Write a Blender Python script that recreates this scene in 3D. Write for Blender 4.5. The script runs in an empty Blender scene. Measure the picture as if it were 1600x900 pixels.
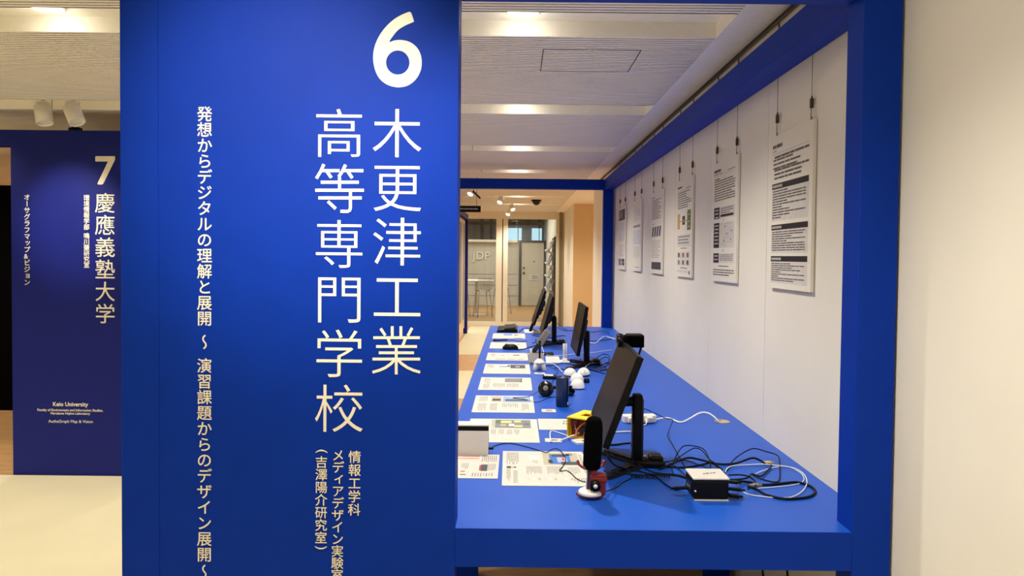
import bpy, bmesh, math, random
from mathutils import Vector, Matrix, Quaternion
random.seed(6)
SC = bpy.context.scene
COL = SC.collection
R = math.radians

# ------------------------------------------------------------------ camera, world, exposure
FPX, PITCH, YAW, ROLL, PCX, PCY, CZ = 1166.4, .0273, -.0026, .0102, 2.38, -17.44, 1.502
_f = Vector((math.sin(YAW)*math.cos(PITCH), math.cos(YAW)*math.cos(PITCH), -math.sin(PITCH)))
_r = Vector((math.cos(YAW), -math.sin(YAW), 0)); _u = _r.cross(_f)
_r, _u = math.cos(ROLL)*_r + math.sin(ROLL)*_u, -math.sin(ROLL)*_r + math.cos(ROLL)*_u
CAM = Vector((0, 0, CZ))
cd = bpy.data.cameras.new('camera'); co = bpy.data.objects.new('camera', cd); COL.objects.link(co)
cd.sensor_fit = 'HORIZONTAL'; cd.sensor_width = 36; cd.lens = 36*FPX/1600
cd.shift_x = -PCX/1600; cd.shift_y = PCY/1600
cd.clip_start = .05; cd.clip_end = 100
M = Matrix((( _r.x, _u.x, -_f.x, 0), (_r.y, _u.y, -_f.y, 0), (_r.z, _u.z, -_f.z, CZ), (0, 0, 0, 1)))
co.matrix_world = M
SC.camera = co
vs = SC.view_settings
vs.view_transform = 'Standard'; vs.look = 'None'; vs.gamma = 1; vs.use_curve_mapping = False
vs.exposure = 0.3
SC.cycles.diffuse_bounces = 10; SC.cycles.max_bounces = 14
try: SC.display_settings.display_device = 'sRGB'
except Exception: pass
W = bpy.data.worlds.new('world'); SC.world = W; W.use_nodes = True
W.node_tree.nodes['Background'].inputs[0].default_value = (.75, .85, 1, 1)
W.node_tree.nodes['Background'].inputs[1].default_value = .25

def ray(px, py): return _f + _r*((px-800-PCX)/FPX) - _u*((py-450-PCY)/FPX)
def at_z(px, py, z): d = ray(px, py); return CAM + d*((z-CZ)/d.z)
def at_y(px, py, y): d = ray(px, py); return CAM + d*(y/d.y)
def at_x(px, py, x): d = ray(px, py); return CAM + d*(x/d.x)

# ------------------------------------------------------------------ lights of the room
WARM = (1, .925, .80)
T = .765                     # table top height
HC = 2.45                    # ceiling height
TROUGH = [(2.925 + 1.752*k, 3.24 + 1.752*k) for k in range(-4, 8)]
def lamp(name, kind, loc, energy, aim=None, color=WARM, size=.05, angle=100, blend=.5, parent=None):
    l = bpy.data.lights.new(name, kind); l.energy = energy; l.color = color
    if kind == 'SPOT': l.spot_size = R(angle); l.spot_blend = blend; l.shadow_soft_size = size
    elif kind == 'AREA': l.shape = 'RECTANGLE'; l.size, l.size_y = size
    else: l.shadow_soft_size = size
    o = bpy.data.objects.new(name, l); COL.objects.link(o); o.location = loc
    d = Vector((0, 0, -1)) if aim is None else (Vector(aim)-Vector(loc))
    o.rotation_euler = d.to_track_quat('-Z', 'Y').to_euler()
    return o
DOWN_E = 82
for k, (a, b) in enumerate(TROUGH):
    for x in (.02, -1.95, -3.9, -5.85):
        e = DOWN_E*(1.25 if x > 0 else 1)*((.85 if x > 0 and k == 3 else .45) if k < 4 else 1)
        lamp('downlight_lamp', 'SPOT', (x, (a+b)/2+.03, HC+.045), e, size=.035, angle=128, blend=.85)
        if x > -2 and 3 < k < 11: lamp('trough_fill', 'POINT', (x, (a+b)/2+.04, HC+.02), .5, size=.03)  # extra point lamps, added to brighten the trough faces

lamp('panel_spot', 'SPOT', (-.72, .5, 2.4), 130, aim=(-.62, 2.0, 1.82), size=.03, angle=44, blend=1)
lamp('panel_spot', 'SPOT', (-3.0, 3.7, 2.4), 95, aim=(-2.96, 4.97, 1.7), size=.03, angle=34, blend=1)
lamp('wall_fill_spot', 'SPOT', (-.75, .75, 2.4), 42, aim=(1.03, 1.35, 1.25), size=.03, angle=86, blend=1)  # unseen spot, added to brighten the near part of the wall

# ------------------------------------------------------------------ materials
def lin(c): c /= 255; return c/12.92 if c <= .04045 else ((c+.055)/1.055)**2.4
MATS = {}
def mat(name, rgb, rough=.5, metal=0, var=.06, scale=30, bump=0, bscale=200, stretch=(1, 1, 1), spec=.5, coat=0):
    if name in MATS: return MATS[name]
    m = bpy.data.materials.new(name); m.use_nodes = True; nt = m.node_tree; b = nt.nodes['Principled BSDF']
    c = tuple(lin(v) for v in rgb)
    tc = nt.nodes.new('ShaderNodeTexCoord'); mp = nt.nodes.new('ShaderNodeMapping'); nz = nt.nodes.new('ShaderNodeTexNoise')
    mp.inputs['Scale'].default_value = stretch
    nt.links.new(tc.outputs['Object'], mp.inputs[0]); nt.links.new(mp.outputs[0], nz.inputs['Vector'])
    nz.inputs['Scale'].default_value = scale; nz.inputs['Detail'].default_value = 4
    rp = nt.nodes.new('ShaderNodeValToRGB')
    rp.color_ramp.elements[0].position = .3; rp.color_ramp.elements[1].position = .7
    rp.color_ramp.elements[0].color = tuple(max(0, v*(1-var)) for v in c)+(1,)
    rp.color_ramp.elements[1].color = tuple(min(1, v*(1+var)) for v in c)+(1,)
    nt.links.new(nz.outputs[0], rp.inputs[0]); nt.links.new(rp.outputs[0], b.inputs['Base Color'])
    b.inputs['Roughness'].default_value = rough; b.inputs['Metallic'].default_value = metal
    b.inputs['Specular IOR Level'].default_value = spec; b.inputs['Coat Weight'].default_value = coat
    if bump:
        n2 = nt.nodes.new('ShaderNodeTexNoise'); n2.inputs['Scale'].default_value = bscale
        nt.links.new(mp.outputs[0], n2.inputs['Vector'])
        bp = nt.nodes.new('ShaderNodeBump'); bp.inputs['Strength'].default_value = bump; bp.inputs['Distance'].default_value = .002
        nt.links.new(n2.outputs[0], bp.inputs['Height']); nt.links.new(bp.outputs[0], b.inputs['Normal'])
    MATS[name] = m; return m
def emit(name, rgb, strength):
    if name in MATS: return MATS[name]
    m = bpy.data.materials.new(name); m.use_nodes = True; nt = m.node_tree; nt.nodes.clear()
    e = nt.nodes.new('ShaderNodeEmission'); o = nt.nodes.new('ShaderNodeOutputMaterial')
    e.inputs[0].default_value = tuple(lin(v) for v in rgb)+(1,); e.inputs[1].default_value = strength
    nt.links.new(e.outputs[0], o.inputs[0]); MATS[name] = m; return m
def glass(name, tint=(.95, .97, .96), refl=.5, solid=.0):
    if name in MATS: return MATS[name]
    m = bpy.data.materials.new(name); m.use_nodes = True; nt = m.node_tree; nt.nodes.clear()
    o = nt.nodes.new('ShaderNodeOutputMaterial'); t = nt.nodes.new('ShaderNodeBsdfTransparent'); g = nt.nodes.new('ShaderNodeBsdfGlossy')
    t.inputs[0].default_value = tint+(1,); g.inputs['Roughness'].default_value = .02
    fr = nt.nodes.new('ShaderNodeFresnel'); fr.inputs[0].default_value = 1.45
    mx = nt.nodes.new('ShaderNodeMixShader'); ml = nt.nodes.new('ShaderNodeMath'); ml.operation = 'MULTIPLY'; ml.inputs[1].default_value = refl*2
    nt.links.new(fr.outputs[0], ml.inputs[0]); nt.links.new(ml.outputs[0], mx.inputs[0])
    nt.links.new(t.outputs[0], mx.inputs[1]); nt.links.new(g.outputs[0], mx.inputs[2])
    if solid:
        d = nt.nodes.new('ShaderNodeBsdfDiffuse'); d.inputs[0].default_value = (.8, .8, .78, 1)
        m2 = nt.nodes.new('ShaderNodeMixShader'); m2.inputs[0].default_value = solid
        nt.links.new(mx.outputs[0], m2.inputs[1]); nt.links.new(d.outputs[0], m2.inputs[2]); mx = m2
    nt.links.new(mx.outputs[0], o.inputs[0]); MATS[name] = m; return m

BLUE = mat('blue_paint', (0, 47, 156), .55, spec=.12, var=.05, scale=9, bump=.05, bscale=90)
BLUE_LIT = mat('blue_paint_lit', (20, 80, 186), .42, spec=.25, var=.04, scale=6, bump=.03, bscale=150)  # booth blue again, lightened for the strong light on the tabletop
NAVY = mat('navy_booth_paint', (10, 26, 120), .5, spec=.25, var=.06, scale=9)
CREAM_VINYL = mat('cream_vinyl', (240, 234, 214), .55, var=.02)
WALL = mat('wall_panel_paint', (232, 228, 217), .6, var=.02, scale=3, bump=.06, bscale=160)
WALL2 = mat('plain_wall_paint', (230, 224, 208), .65, var=.03, scale=2)
TROUGHM = mat('trough_paint', (246, 242, 230), .6, var=.02)
BEIGE = mat('beige_panel', (222, 194, 150), .6, var=.03, scale=3)
KHAKI = mat('khaki_jamb', (128, 118, 92), .6)
FRAME = mat('cream_frame', (228, 222, 202), .45, var=.03)
BLACK = mat('black_plastic', (8, 8, 9), .45, var=.1, spec=.18)
BLACKM = mat('matt_black', (4, 4, 4), .95, spec=.05, var=.15, scale=400, bump=.2, bscale=900)
BLACKG = mat('gloss_black', (10, 10, 12), .18, var=.05)
SCREEN = mat('display_glass', (13, 13, 14), .3, var=.02, spec=.03)
DGREY = mat('dark_grey_plastic', (36, 36, 38), .5, spec=.3)
GREY = mat('grey_plastic', (120, 118, 112), .45)
SILVER = mat('silver_aluminium', (214, 211, 203), .4, metal=.15, var=.03)
PALE = mat('pale_silver_plate', (222, 219, 213), .4, metal=0, var=.02)
STEEL = mat('steel_wire', (110, 104, 94), .35, metal=.9)
BRASS = mat('dark_bronze_clip', (84, 74, 60), .4, metal=.7)
WHITE = mat('white_plastic', (236, 233, 224), .35, var=.02)
WHITEC = mat('white_cable', (232, 230, 222), .5, var=.02)
CABLE = mat('black_cable', (6, 6, 9), .6, spec=.2)
PAPER = mat('white_paper', (203, 200, 192), .7, var=.015)
BOARD = mat('foam_board', (232, 228, 216), .6, var=.015)
INK = mat('black_ink', (30, 28, 28), .6)
INKG = mat('grey_ink', (96, 93, 90), .65)
INKL = mat('pale_grey_ink', (196, 193, 188), .65)
GREYBOX = mat('grey_print', (214, 210, 205), .65)
RED = mat('dark_red_plastic', (112, 22, 20), .35)
REDP = mat('red_accent', (150, 30, 24), .4)
YELLOW = mat('yellow_plastic', (244, 206, 40), .5)
ORANGE = mat('orange_wire', (210, 110, 50), .5)
BROWN = mat('brown_inside', (110, 52, 24), .6)
TAN = mat('tan_tie', (186, 164, 120), .6)
NAVYP = mat('navy_plastic', (28, 44, 84), .35)
PH = {n: mat('print_'+n, c, .6) for n, c in dict(blue=(30, 110, 190), sky=(130, 160, 200), grey=(120, 122, 128), dark=(52, 58, 72), sand=(176, 168, 148),
      green=(78, 110, 74), olive=(104, 116, 60), ochre=(200, 160, 92), red=(176, 66, 56), lime=(206, 204, 120), skin=(196, 150, 130), pale=(206, 210, 210), violet=(170, 170, 205)).items()}  # pale serves as print and as painted reflection on the far posters
LAMPGLOW = emit('lamp_glow', (255, 240, 212), 9)
SKYGLOW = emit('daylight_glass', (176, 214, 232), 1.15)
GLASS = glass('clear_glass', (.93, .95, .93), .45, solid=.04)
ACRYL = glass('clear_acrylic', (.86, .87, .84), .8, solid=.12)
# wood floor
def wood():
    m = mat('oak_floor', (176, 134, 84), .45, var=.28, scale=5, stretch=(1.2, 14, 1)); return m
WOOD = wood()
CREAMF = mat('cream_floor_sheet', (198, 189, 155), .5, var=.03, scale=2.2)
def fissured(name, rgb):
    m = mat(name, rgb, .8, var=.03, scale=4); nt = m.node_tree; b = nt.nodes['Principled BSDF']
    src = b.inputs['Base Color'].links[0].from_socket
    tc = nt.nodes.new('ShaderNodeTexCoord'); mp = nt.nodes.new('ShaderNodeMapping'); mp.inputs['Scale'].default_value = (48, 120, 20)
    nz = nt.nodes.new('ShaderNodeTexNoise'); nz.inputs['Scale'].default_value = 1.6; nz.inputs['Detail'].default_value = 5; nz.inputs['Roughness'].default_value = .7
    nt.links.new(tc.outputs['Object'], mp.inputs[0]); nt.links.new(mp.outputs[0], nz.inputs['Vector'])
    rp = nt.nodes.new('ShaderNodeValToRGB'); rp.color_ramp.elements[0].position = .33; rp.color_ramp.elements[1].position = .39
    rp.color_ramp.elements[0].color = (.45, .43, .4, 1); rp.color_ramp.elements[1].color = (1, 1, 1, 1)
    mx = nt.nodes.new('ShaderNodeMix'); mx.data_type = 'RGBA'; mx.blend_type = 'MULTIPLY'; mx.inputs[0].default_value = 1
    nt.links.new(nz.outputs[0], rp.inputs[0]); nt.links.new(src, mx.inputs[6]); nt.links.new(rp.outputs[0], mx.inputs[7])
    nt.links.new(mx.outputs[2], b.inputs['Base Color']); return m
GROOVE = mat('ceiling_groove', (186, 180, 168), .8)  # groove shade put into the colour so the ribs stay distinct
CEIL = fissured('fissured_ceiling', (248, 246, 241))

# ------------------------------------------------------------------ object helpers
def tag(o, label=None, cat=None, group=None, kind=None):
    if label: o['label'] = label
    if cat: o['category'] = cat
    if group: o['group'] = group
    if kind: o['kind'] = kind
    return o
def thing(name, label, cat, loc=(0, 0, 0), rz=0, group=None):
    o = bpy.data.objects.new(name, None); COL.objects.link(o); o.location = loc; o.rotation_euler = (0, 0, rz)
    o.empty_display_size = .1
    return tag(o, label, cat, group)
def root_of(o):
    while o.parent: o = o.parent
    return o
class MB:
    """collects shapes in one mesh; world=True coordinates are taken as world ones when built under a thing"""
    def __init__(s): s.bm = bmesh.new(); s.mats = []
    def mi(s, m):
        if m not in s.mats: s.mats.append(m)
        return s.mats.index(m)
    def _fin(s, verts, m, X, smooth=False):
        fs = set(f for v in verts for f in v.link_faces)
        for f in fs: f.material_index = s.mi(m); f.smooth = smooth
        if X is not None: bmesh.ops.transform(s.bm, matrix=X, verts=list(verts))
    def box(s, lo, hi, m, X=None, bev=0, seg=2):
        c = [(a+b)/2 for a, b in zip(lo, hi)]; d = [abs(b-a) for a, b in zip(lo, hi)]
        r = bmesh.ops.create_cube(s.bm, size=1, matrix=Matrix.Translation(c) @ Matrix.Diagonal(d+[1]))
        vs_ = r['verts']
        if bev:
            es = list(set(e for v in vs_ for e in v.link_edges))
            rr = bmesh.ops.bevel(s.bm, geom=es, offset=min(bev, min(d)*.49), segments=seg, affect='EDGES', profile=.5)
            vs_ = list(set(v for f in rr['faces'] for v in f.verts) | set(v for v in vs_ if v.is_valid))
        s._fin(vs_, m, X, False); return s
    def lathe(s, prof, m, X=None, n=28, smooth=True, cap=True):
        rings = []; vs_ = []
        for r, z in prof:
            if r < 1e-6: v = s.bm.verts.new((0, 0, z)); rings.append([v]); vs_.append(v)
            else:
                ring = [s.bm.verts.new((r*math.cos(2*math.pi*i/n), r*math.sin(2*math.pi*i/n), z)) for i in range(n)]
                rings.append(ring); vs_ += ring
        for a, b in zip(rings, rings[1:]):
            for i in range(n):
                j = (i+1) % n
                if len(a) == 1 and len(b) == 1: continue
                if len(a) == 1: s.bm.faces.new((a[0], b[j], b[i]))
                elif len(b) == 1: s.bm.faces.new((a[i], a[j], b[0]))
                else: s.bm.faces.new((a[i], a[j], b[j], b[i]))
        if cap:
            if len(rings[0]) > 1: s.bm.faces.new(rings[0][::-1])
            if len(rings[-1]) > 1: s.bm.faces.new(rings[-1])
        s._fin(vs_, m, X, smooth); return s
    def cyl(s, p0, p1, r, m, r1=None, n=16, X=None):
        p0, p1 = Vector(p0), Vector(p1); d = p1-p0
        Y = Matrix.Translation(p0) @ d.to_track_quat('Z', 'Y').to_matrix().to_4x4()
        if X is not None: Y = X @ Y
        return s.lathe([(r, 0), (r if r1 is None else r1, d.length)], m, Y, n)
    def ball(s, c, r, m, sc=(1, 1, 1), n=20, X=None):
        k = n//2
        pr = [(r*math.sin(math.pi*i/k), -r*math.cos(math.pi*i/k)) for i in range(k+1)]
        Y = Matrix.Translation(c) @ Matrix.Diagonal(list(sc)+[1])
        return s.lathe(pr, m, Y if X is None else X @ Y, n, cap=False)
    def tube(s, pts, r, m, n=8, smooth_path=4, X=None, zmin=None):
        P = [Vector(p) for p in pts]
        if smooth_path and len(P) > 2:
            Q = []
            for i in range(len(P)-1):
                p0 = P[max(i-1, 0)]; p1 = P[i]; p2 = P[i+1]; p3 = P[min(i+2, len(P)-1)]
                for k in range(smooth_path):
                    t = k/smooth_path
                    Q.append(.5*((2*p1)+(p2-p0)*t+(2*p0-5*p1+4*p2-p3)*t*t+(3*p1-p0-3*p2+p3)*t**3))
            Q.append(P[-1]); P = Q
        if zmin is not None:
            for p in P: p.z = max(p.z, zmin)
        rings = []; up = Vector((0, 0, 1)); vs_ = []
        for i, p in enumerate(P):
            d = (P[min(i+1, len(P)-1)]-P[max(i-1, 0)]).normalized()
            a = d.cross(up)
            if a.length < .05: a = d.cross(Vector((1, 0, 0)))
            a.normalize(); b = a.cross(d)
            if rings and (rings[-1][1].dot(a) < 0): a, b = -a, -b
            ring = [s.bm.verts.new(p + r*(math.cos(2*math.pi*k/n)*a+math.sin(2*math.pi*k/n)*b)) for k in range(n)]
            rings.append((ring, a)); vs_ += ring
        for (a, _), (b, _) in zip(rings, rings[1:]):
            for k in range(n): s.bm.faces.new((a[k], a[(k+1) % n], b[(k+1) % n], b[k]))
        s.bm.faces.new(rings[0][0][::-1]); s.bm.faces.new(rings[-1][0])
        s._fin(vs_, m, X, True); return s
    def poly(s, pts, m, X=None):
        vs_ = [s.bm.verts.new(p) for p in pts]; s.bm.faces.new(vs_); s._fin(vs_, m, X); return s
    def prism(s, pts, depth, m, X=None, bev=0):
        """outline in local xy, extruded along +z"""
        a = [s.bm.verts.new((x, y, 0)) for x, y in pts]; b = [s.bm.verts.new((x, y, depth)) for x, y in pts]
        n = len(pts); s.bm.faces.new(a[::-1]); s.bm.faces.new(b)
        for i in range(n): s.bm.faces.new((a[i], a[(i+1) % n], b[(i+1) % n], b[i]))
        s._fin(a+b, m, X); return s
    def build(s, name, parent=None, world=False, origin=None, recalc=True):
        if recalc: bmesh.ops.recalc_face_normals(s.bm, faces=s.bm.faces)
        if parent is not None and world:
            r = root_of(parent); X = (Matrix.Translation(r.location) @ r.rotation_euler.to_matrix().to_4x4()).inverted()
            bmesh.ops.transform(s.bm, matrix=X, verts=s.bm.verts)
        if origin is not None: bmesh.ops.translate(s.bm, vec=-Vector(origin), verts=s.bm.verts)
        me = bpy.data.meshes.new(name); s.bm.to_mesh(me); s.bm.free()
        for m in s.mats: me.materials.append(m)
        o = bpy.data.objects.new(name, me); COL.objects.link(o)
        if parent is not None: o.parent = parent
        if origin is not None: o.location = origin
        return o
def struct(name, mb, parent=None, **k):
    o = mb.build(name, parent, **k)
    if parent is None: o['kind'] = 'structure'
    return o
def copy_tree(o, parent=None):
    c = o.copy(); COL.objects.link(c)
    if parent is not None: c.parent = parent
    for ch in list(o.children): copy_tree(ch, c)
    return c

# lettering -------------------------------------------------------
_gl = {}
def glyph(ch, off=0.0):
    k = (ch, off)
    if k not in _gl:
        c = bpy.data.curves.new('glyph', 'FONT'); c.body = ch; c.size = 1; c.offset = off; c.resolution_u = 4
        o = bpy.data.objects.new('glyph', c); COL.objects.link(o)
        dg = bpy.context.evaluated_depsgraph_get(); dg.update()
        me = bpy.data.meshes.new_from_object(o.evaluated_get(dg))
        _gl[k] = ([tuple(v.co[:2]) for v in me.vertices], [tuple(p.vertices) for p in me.polygons])
        bpy.data.objects.remove(o); bpy.data.curves.remove(c); bpy.data.meshes.remove(me)
    return _gl[k]
SMALL = 'ィッョャュァェォ'
TURN = '〜ー（）()'
class Letters:
    def __init__(s): s.v = []; s.f = []; s.lay = 0
    def put(s, ch, cx, cz, em, off=0.0, turn=0):
        """one full-width glyph centred on (cx, cz)"""
        V, F = glyph(ch, min(off, 0))
        if off > 0:
            for dx, dy in ((-off, 0), (off, 0), (0, -off), (0, off)): s.lay += 1; s.put(ch, cx+dx*em, cz+dy*em, em)
            s.lay = 0; return
        b = len(s.v); xs = [p[0] for p in V]; ys = [p[1] for p in V]
        ox, oy = .5, .38
        if ch in SMALL: ox -= .1; oy -= .1
        if ch in TURN: ox = (min(xs)+max(xs))/2; oy = (min(ys)+max(ys))/2
        for x, y in V:
            x -= ox; y -= oy
            if ch in TURN: x, y = y, -x
            if ch == '〜' or ch == 'ー': x = -x if ch == '〜' else x
            s.v.append((cx+x*em, cz+y*em, s.lay))
        s.f += [tuple(b+i for i in f) for f in F]
    def column(s, text, cx, ztop, pitch, em, off=0.0, zs=None):
        z = ztop-pitch/2
        for i, ch in enumerate(text):
            if ch == ' ': z -= pitch*.55; continue
            s.put(ch, cx, z if zs is None else zs[i], em, off); z -= pitch
    def line(s, text, cx, zbase, size, off=0.0, width=None):
        V, F = glyph(text)
        if off > 0:
            xs = [p[0] for p in V]; k = size if width is None else width/(max(xs)-min(xs))
            for dx, dy in ((-off, 0), (off, 0), (0, -off), (0, off)): s.lay += 1; s.line(text, cx+dx*k, zbase+dy*k, size, 0, width)
            s.lay = 0; return
        b = len(s.v); xs = [p[0] for p in V]
        mid = (min(xs)+max(xs))/2; k = size if width is None else width/(max(xs)-min(xs))
        s.v += [(cx+(x-mid)*k, zbase+y*k, s.lay) for x, y in V]; s.f += [tuple(b+i for i in f) for f in F]
    def outline(s, outer, hole=None):
        c = bpy.data.curves.new('shape', 'CURVE'); c.dimensions = '2D'; c.fill_mode = 'BOTH'
        for pts in [outer]+([hole] if hole else []):
            sp = c.splines.new('POLY'); sp.points.add(len(pts)-1); sp.use_cyclic_u = True
            for p, q in zip(sp.points, pts): p.co = (q[0], q[1], 0, 1)
        o = bpy.data.objects.new('shape', c); COL.objects.link(o)
        dg = bpy.context.evaluated_depsgraph_get(); dg.update(); me = bpy.data.meshes.new_from_object(o.evaluated_get(dg))
        b = len(s.v); s.v += [tuple(v.co[:2])+(0,) for v in me.vertices]; s.f += [tuple(b+i for i in p.vertices) for p in me.polygons]
        bpy.data.objects.remove(o); bpy.data.curves.remove(c); bpy.data.meshes.remove(me)
    def build(s, name, m, parent, to3d, label=None):
        me = bpy.data.meshes.new(name); r = root_of(parent)
        X = (Matrix.Translation(r.location) @ r.rotation_euler.to_matrix().to_4x4()).inverted()
        me.from_pydata([X @ (Vector(to3d(a, b))-Vector((0, .00025*l, 0))) for a, b, l in s.v], [], s.f); me.materials.append(m)
        o = bpy.data.objects.new(name, me); COL.objects.link(o); o.parent = parent
        if label: o['label'] = label
        return o
def smoothed(pts, k=6):
    n = len(pts); out = []
    for i in range(n):
        p0, p1, p2, p3 = (Vector(pts[(i+j-1) % n]) for j in range(4))
        for q in range(k):
            t = q/k; out.append(tuple(.5*((2*p1)+(p2-p0)*t+(2*p0-5*p1+4*p2-p3)*t*t+(3*p1-p0-3*p2+p3)*t**3)))
    return out

# ------------------------------------------------------------------ the setting
XW = 1.0286                  # inner face of the display wall on the right
b = MB(); b.box((-9, -4, -.1), (4, 26, 0), WOOD); struct('floor', b)
for lo, hi in [((-8.9, -3.9), (-.95, 4.955)), ((-.95, -3.9), (1.02, 2.6)), ((-.95, 7.8), (-.3, 9.7)), ((-.95, 11.3), (-.3, 15.9)), ((-.7, 4.9), (-.35, 6.9))]:
    b = MB(); b.box((lo[0], lo[1], 0), (hi[0], hi[1], .004), CREAMF); struct('floor', b)
# display wall: panels 0.9 m wide with open joints
b = MB(); y = 3.07-.89*6
b.box((XW+.004, -4, 0), (XW+.09, 9.93, HC), WALL2)
while y < 9.93:
    b.box((XW, max(y+.0015, -4), 0), (XW+.006, min(y+.8885, 9.93), HC-.02), WALL); y += .89
struct('wall_right', b)
b = MB(); b.box((1.9, 9.93, 0), (2, 13.31, HC), WALL2); struct('wall_alcove', b)
b = MB(); b.box((XW, 13.31, 0), (2.3, 16.2, HC), BEIGE); o = struct('wall_pier', b)  # beige holds some of the warm alcove light as colour
b = MB(); b.box((XW-.004, 13.33, 0), (XW, 15.9, HC), WALL2); struct('trim_1', b)
b = MB(); b.box((-9.1, -4, 0), (-9, 16, HC), WALL2); struct('wall_left', b)
b = MB(); b.box((-9, -4.1, 0), (4, -4, HC), WALL2); struct('wall_behind', b)
# ceiling: ribbed acoustic panels between crosswise light troughs, plain border along the wall
XE = .853
b = MB()
def ribs(y0, y1):
    n = max(1, round((y1-y0)/.03)); p = (y1-y0)/n
    for i in range(n):
        a = y0+i*p; c = a+p*.68; e = a+p
        b.poly([(-9, a, HC), (XE, a, HC), (XE, c, HC), (-9, c, HC)], CEIL)
        b.poly([(-9, c, HC), (XE, c, HC), (XE, c, HC+.013), (-9, c, HC+.013)], CEIL)
        b.poly([(-9, c, HC+.013), (XE, c, HC+.013), (XE, e, HC+.013), (-9, e, HC+.013)], GROOVE)
        b.poly([(-9, e, HC+.013), (XE, e, HC+.013), (XE, e, HC), (-9, e, HC)], GROOVE)
prev = -4
for (a, c) in TROUGH:
    if c > 16: continue
    if a > prev: ribs(prev, a)
    prev = c
ribs(prev, 16)
b.poly([(XE, -4, HC), (4, -4, HC), (4, 16, HC), (XE, 16, HC)], CEIL)
b.poly([(XE+.0005, -4, HC), (XE+.0005, 16, HC), (XE+.0005, 16, HC+.013), (XE+.0005, -4, HC+.013)], CEIL)
D = HC+.066
for (a, c) in TROUGH:
    if c > 16: continue
    b.poly([(-9, a, D), (XE, a, D), (XE, c, D), (-9, c, D)], TROUGHM)
    b.poly([(-9, a, HC), (XE, a, HC), (XE, a, D), (-9, a, D)], TROUGHM)
    b.poly([(-9, c, HC), (XE, c, HC), (XE, c, D), (-9, c, D)], TROUGHM)
    b.poly([(XE, a, HC), (XE, c, HC), (XE, c, D), (XE, a, D)], TROUGHM)
    for x in (-.4, -1.32, -3.1):      # joints in the trough lining
        b.box((x, c-.003, HC), (x+.004, c-.0005, D), GREY)
b.box((-9, -4, D+.01), (4, 16, D+.05), TROUGHM)
struct('ceiling', b, recalc=False)
# back room beyond the glass
b = MB(); b.box((-6, 22.7, 0), (3, 22.8, 1.93), mat('back_wall_paint', (196, 191, 178), .65, var=.03, scale=2))
for z in (.95, .62, .3): b.box((-6, 22.69, z), (.05, 22.7, z+.012), GREY)
struct('wall_back', b)
b = MB(); b.box((-6, 22.45, 1.93), (.05, 22.8, 2.0), WALL2); struct('trim_2', b)
b = MB(); b.box((-6, 24.3, 0), (3, 24.4, 3), GREY)
for x in (-2.6, -1.15, -.85, .72): b.box((x, 24.22, 1.9), (x+.1, 24.3, 3), DGREY)
b.box((-6, 24.2, 2.52), (3, 24.3, 2.62), DGREY)
struct('wall_clerestory', b)
b = MB(); b.box((-6, 16.05, 2.75), (3, 24.4, 2.8), GREY)
for x in (-2, -.9, .2): b.box((x, 16.1, 2.746), (x+.02, 24.3, 2.75), DGREY)
struct('ceiling', b)
b = MB(); b.box((.92, 16.3, 0), (1.2, 24.4, 2.8), WALL2); struct('wall_side', b)
b = MB(); b.box((-6, 15.95, HC), (3, 16.05, 2.8), WALL2); struct('trim_3', b)
b = MB(); b.box((-6.1, 16, 0), (-6, 24.4, 2.8), WALL2); struct('wall_far_left', b)
for (x0, x1, n) in ((-.27, .2, 4), (.5, .85, 5)):
    b = MB(); b.box((x0, 24.17, 2.03), (x1, 24.21, 2.42), SKYGLOW); o = struct('window_%d' % n, b)
    f = MB()
    for xx in (x0, x0+(x1-x0)*.72, x1): f.box((xx-.012, 24.15, 2.02), (xx+.012, 24.17, 2.43), GREY)
    f.build('window_frame', o)
lamp('back_room_light', 'AREA', (-1, 19.5, 2.72), 130, color=(1, .95, .85), size=(3, 4))
lamp('alcove_lamp', 'SPOT', (1.45, 11.6, HC-.05), 45, color=(1, .84, .62), size=.05, angle=150)
# glass partition
ZP = HC-.0
b = MB()
for lo, hi in [((-1.9, .0), (XW, .1)), ((-1.9, 2.3), (XW, HC)), ((-1.9, .1), (-1.75, 2.3)), ((-.42, .1), (-.29, 2.3)), ((-.27, .1), (-.17, 2.3)), ((.86, .1), (XW, 2.3))]:
    b.box((lo[0], 15.93, lo[1]), (hi[0], 16.03, hi[1]), FRAME)
b.box((-.29, 15.95, .1), (-.27, 16.0, 2.3), DGREY)
wp = struct('window_1', b)
b = MB(); b.box((-1.75, 15.975, .1), (-.42, 15.985, 2.3), GLASS); b.build('glass_pane', wp)
b = MB(); b.box((-.17, 15.975, .1), (.86, 15.985, 2.3), GLASS); b.build('glass_pane', wp)
b = MB(); b.box((.925, 15.88, 0), (.985, 15.93, HC), KHAKI); struct('trim_4', b)
b = MB(); b.box((-9, 15.95, 0), (-1.9, 16.05, HC), WALL2); struct('wall_far', b)
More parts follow.
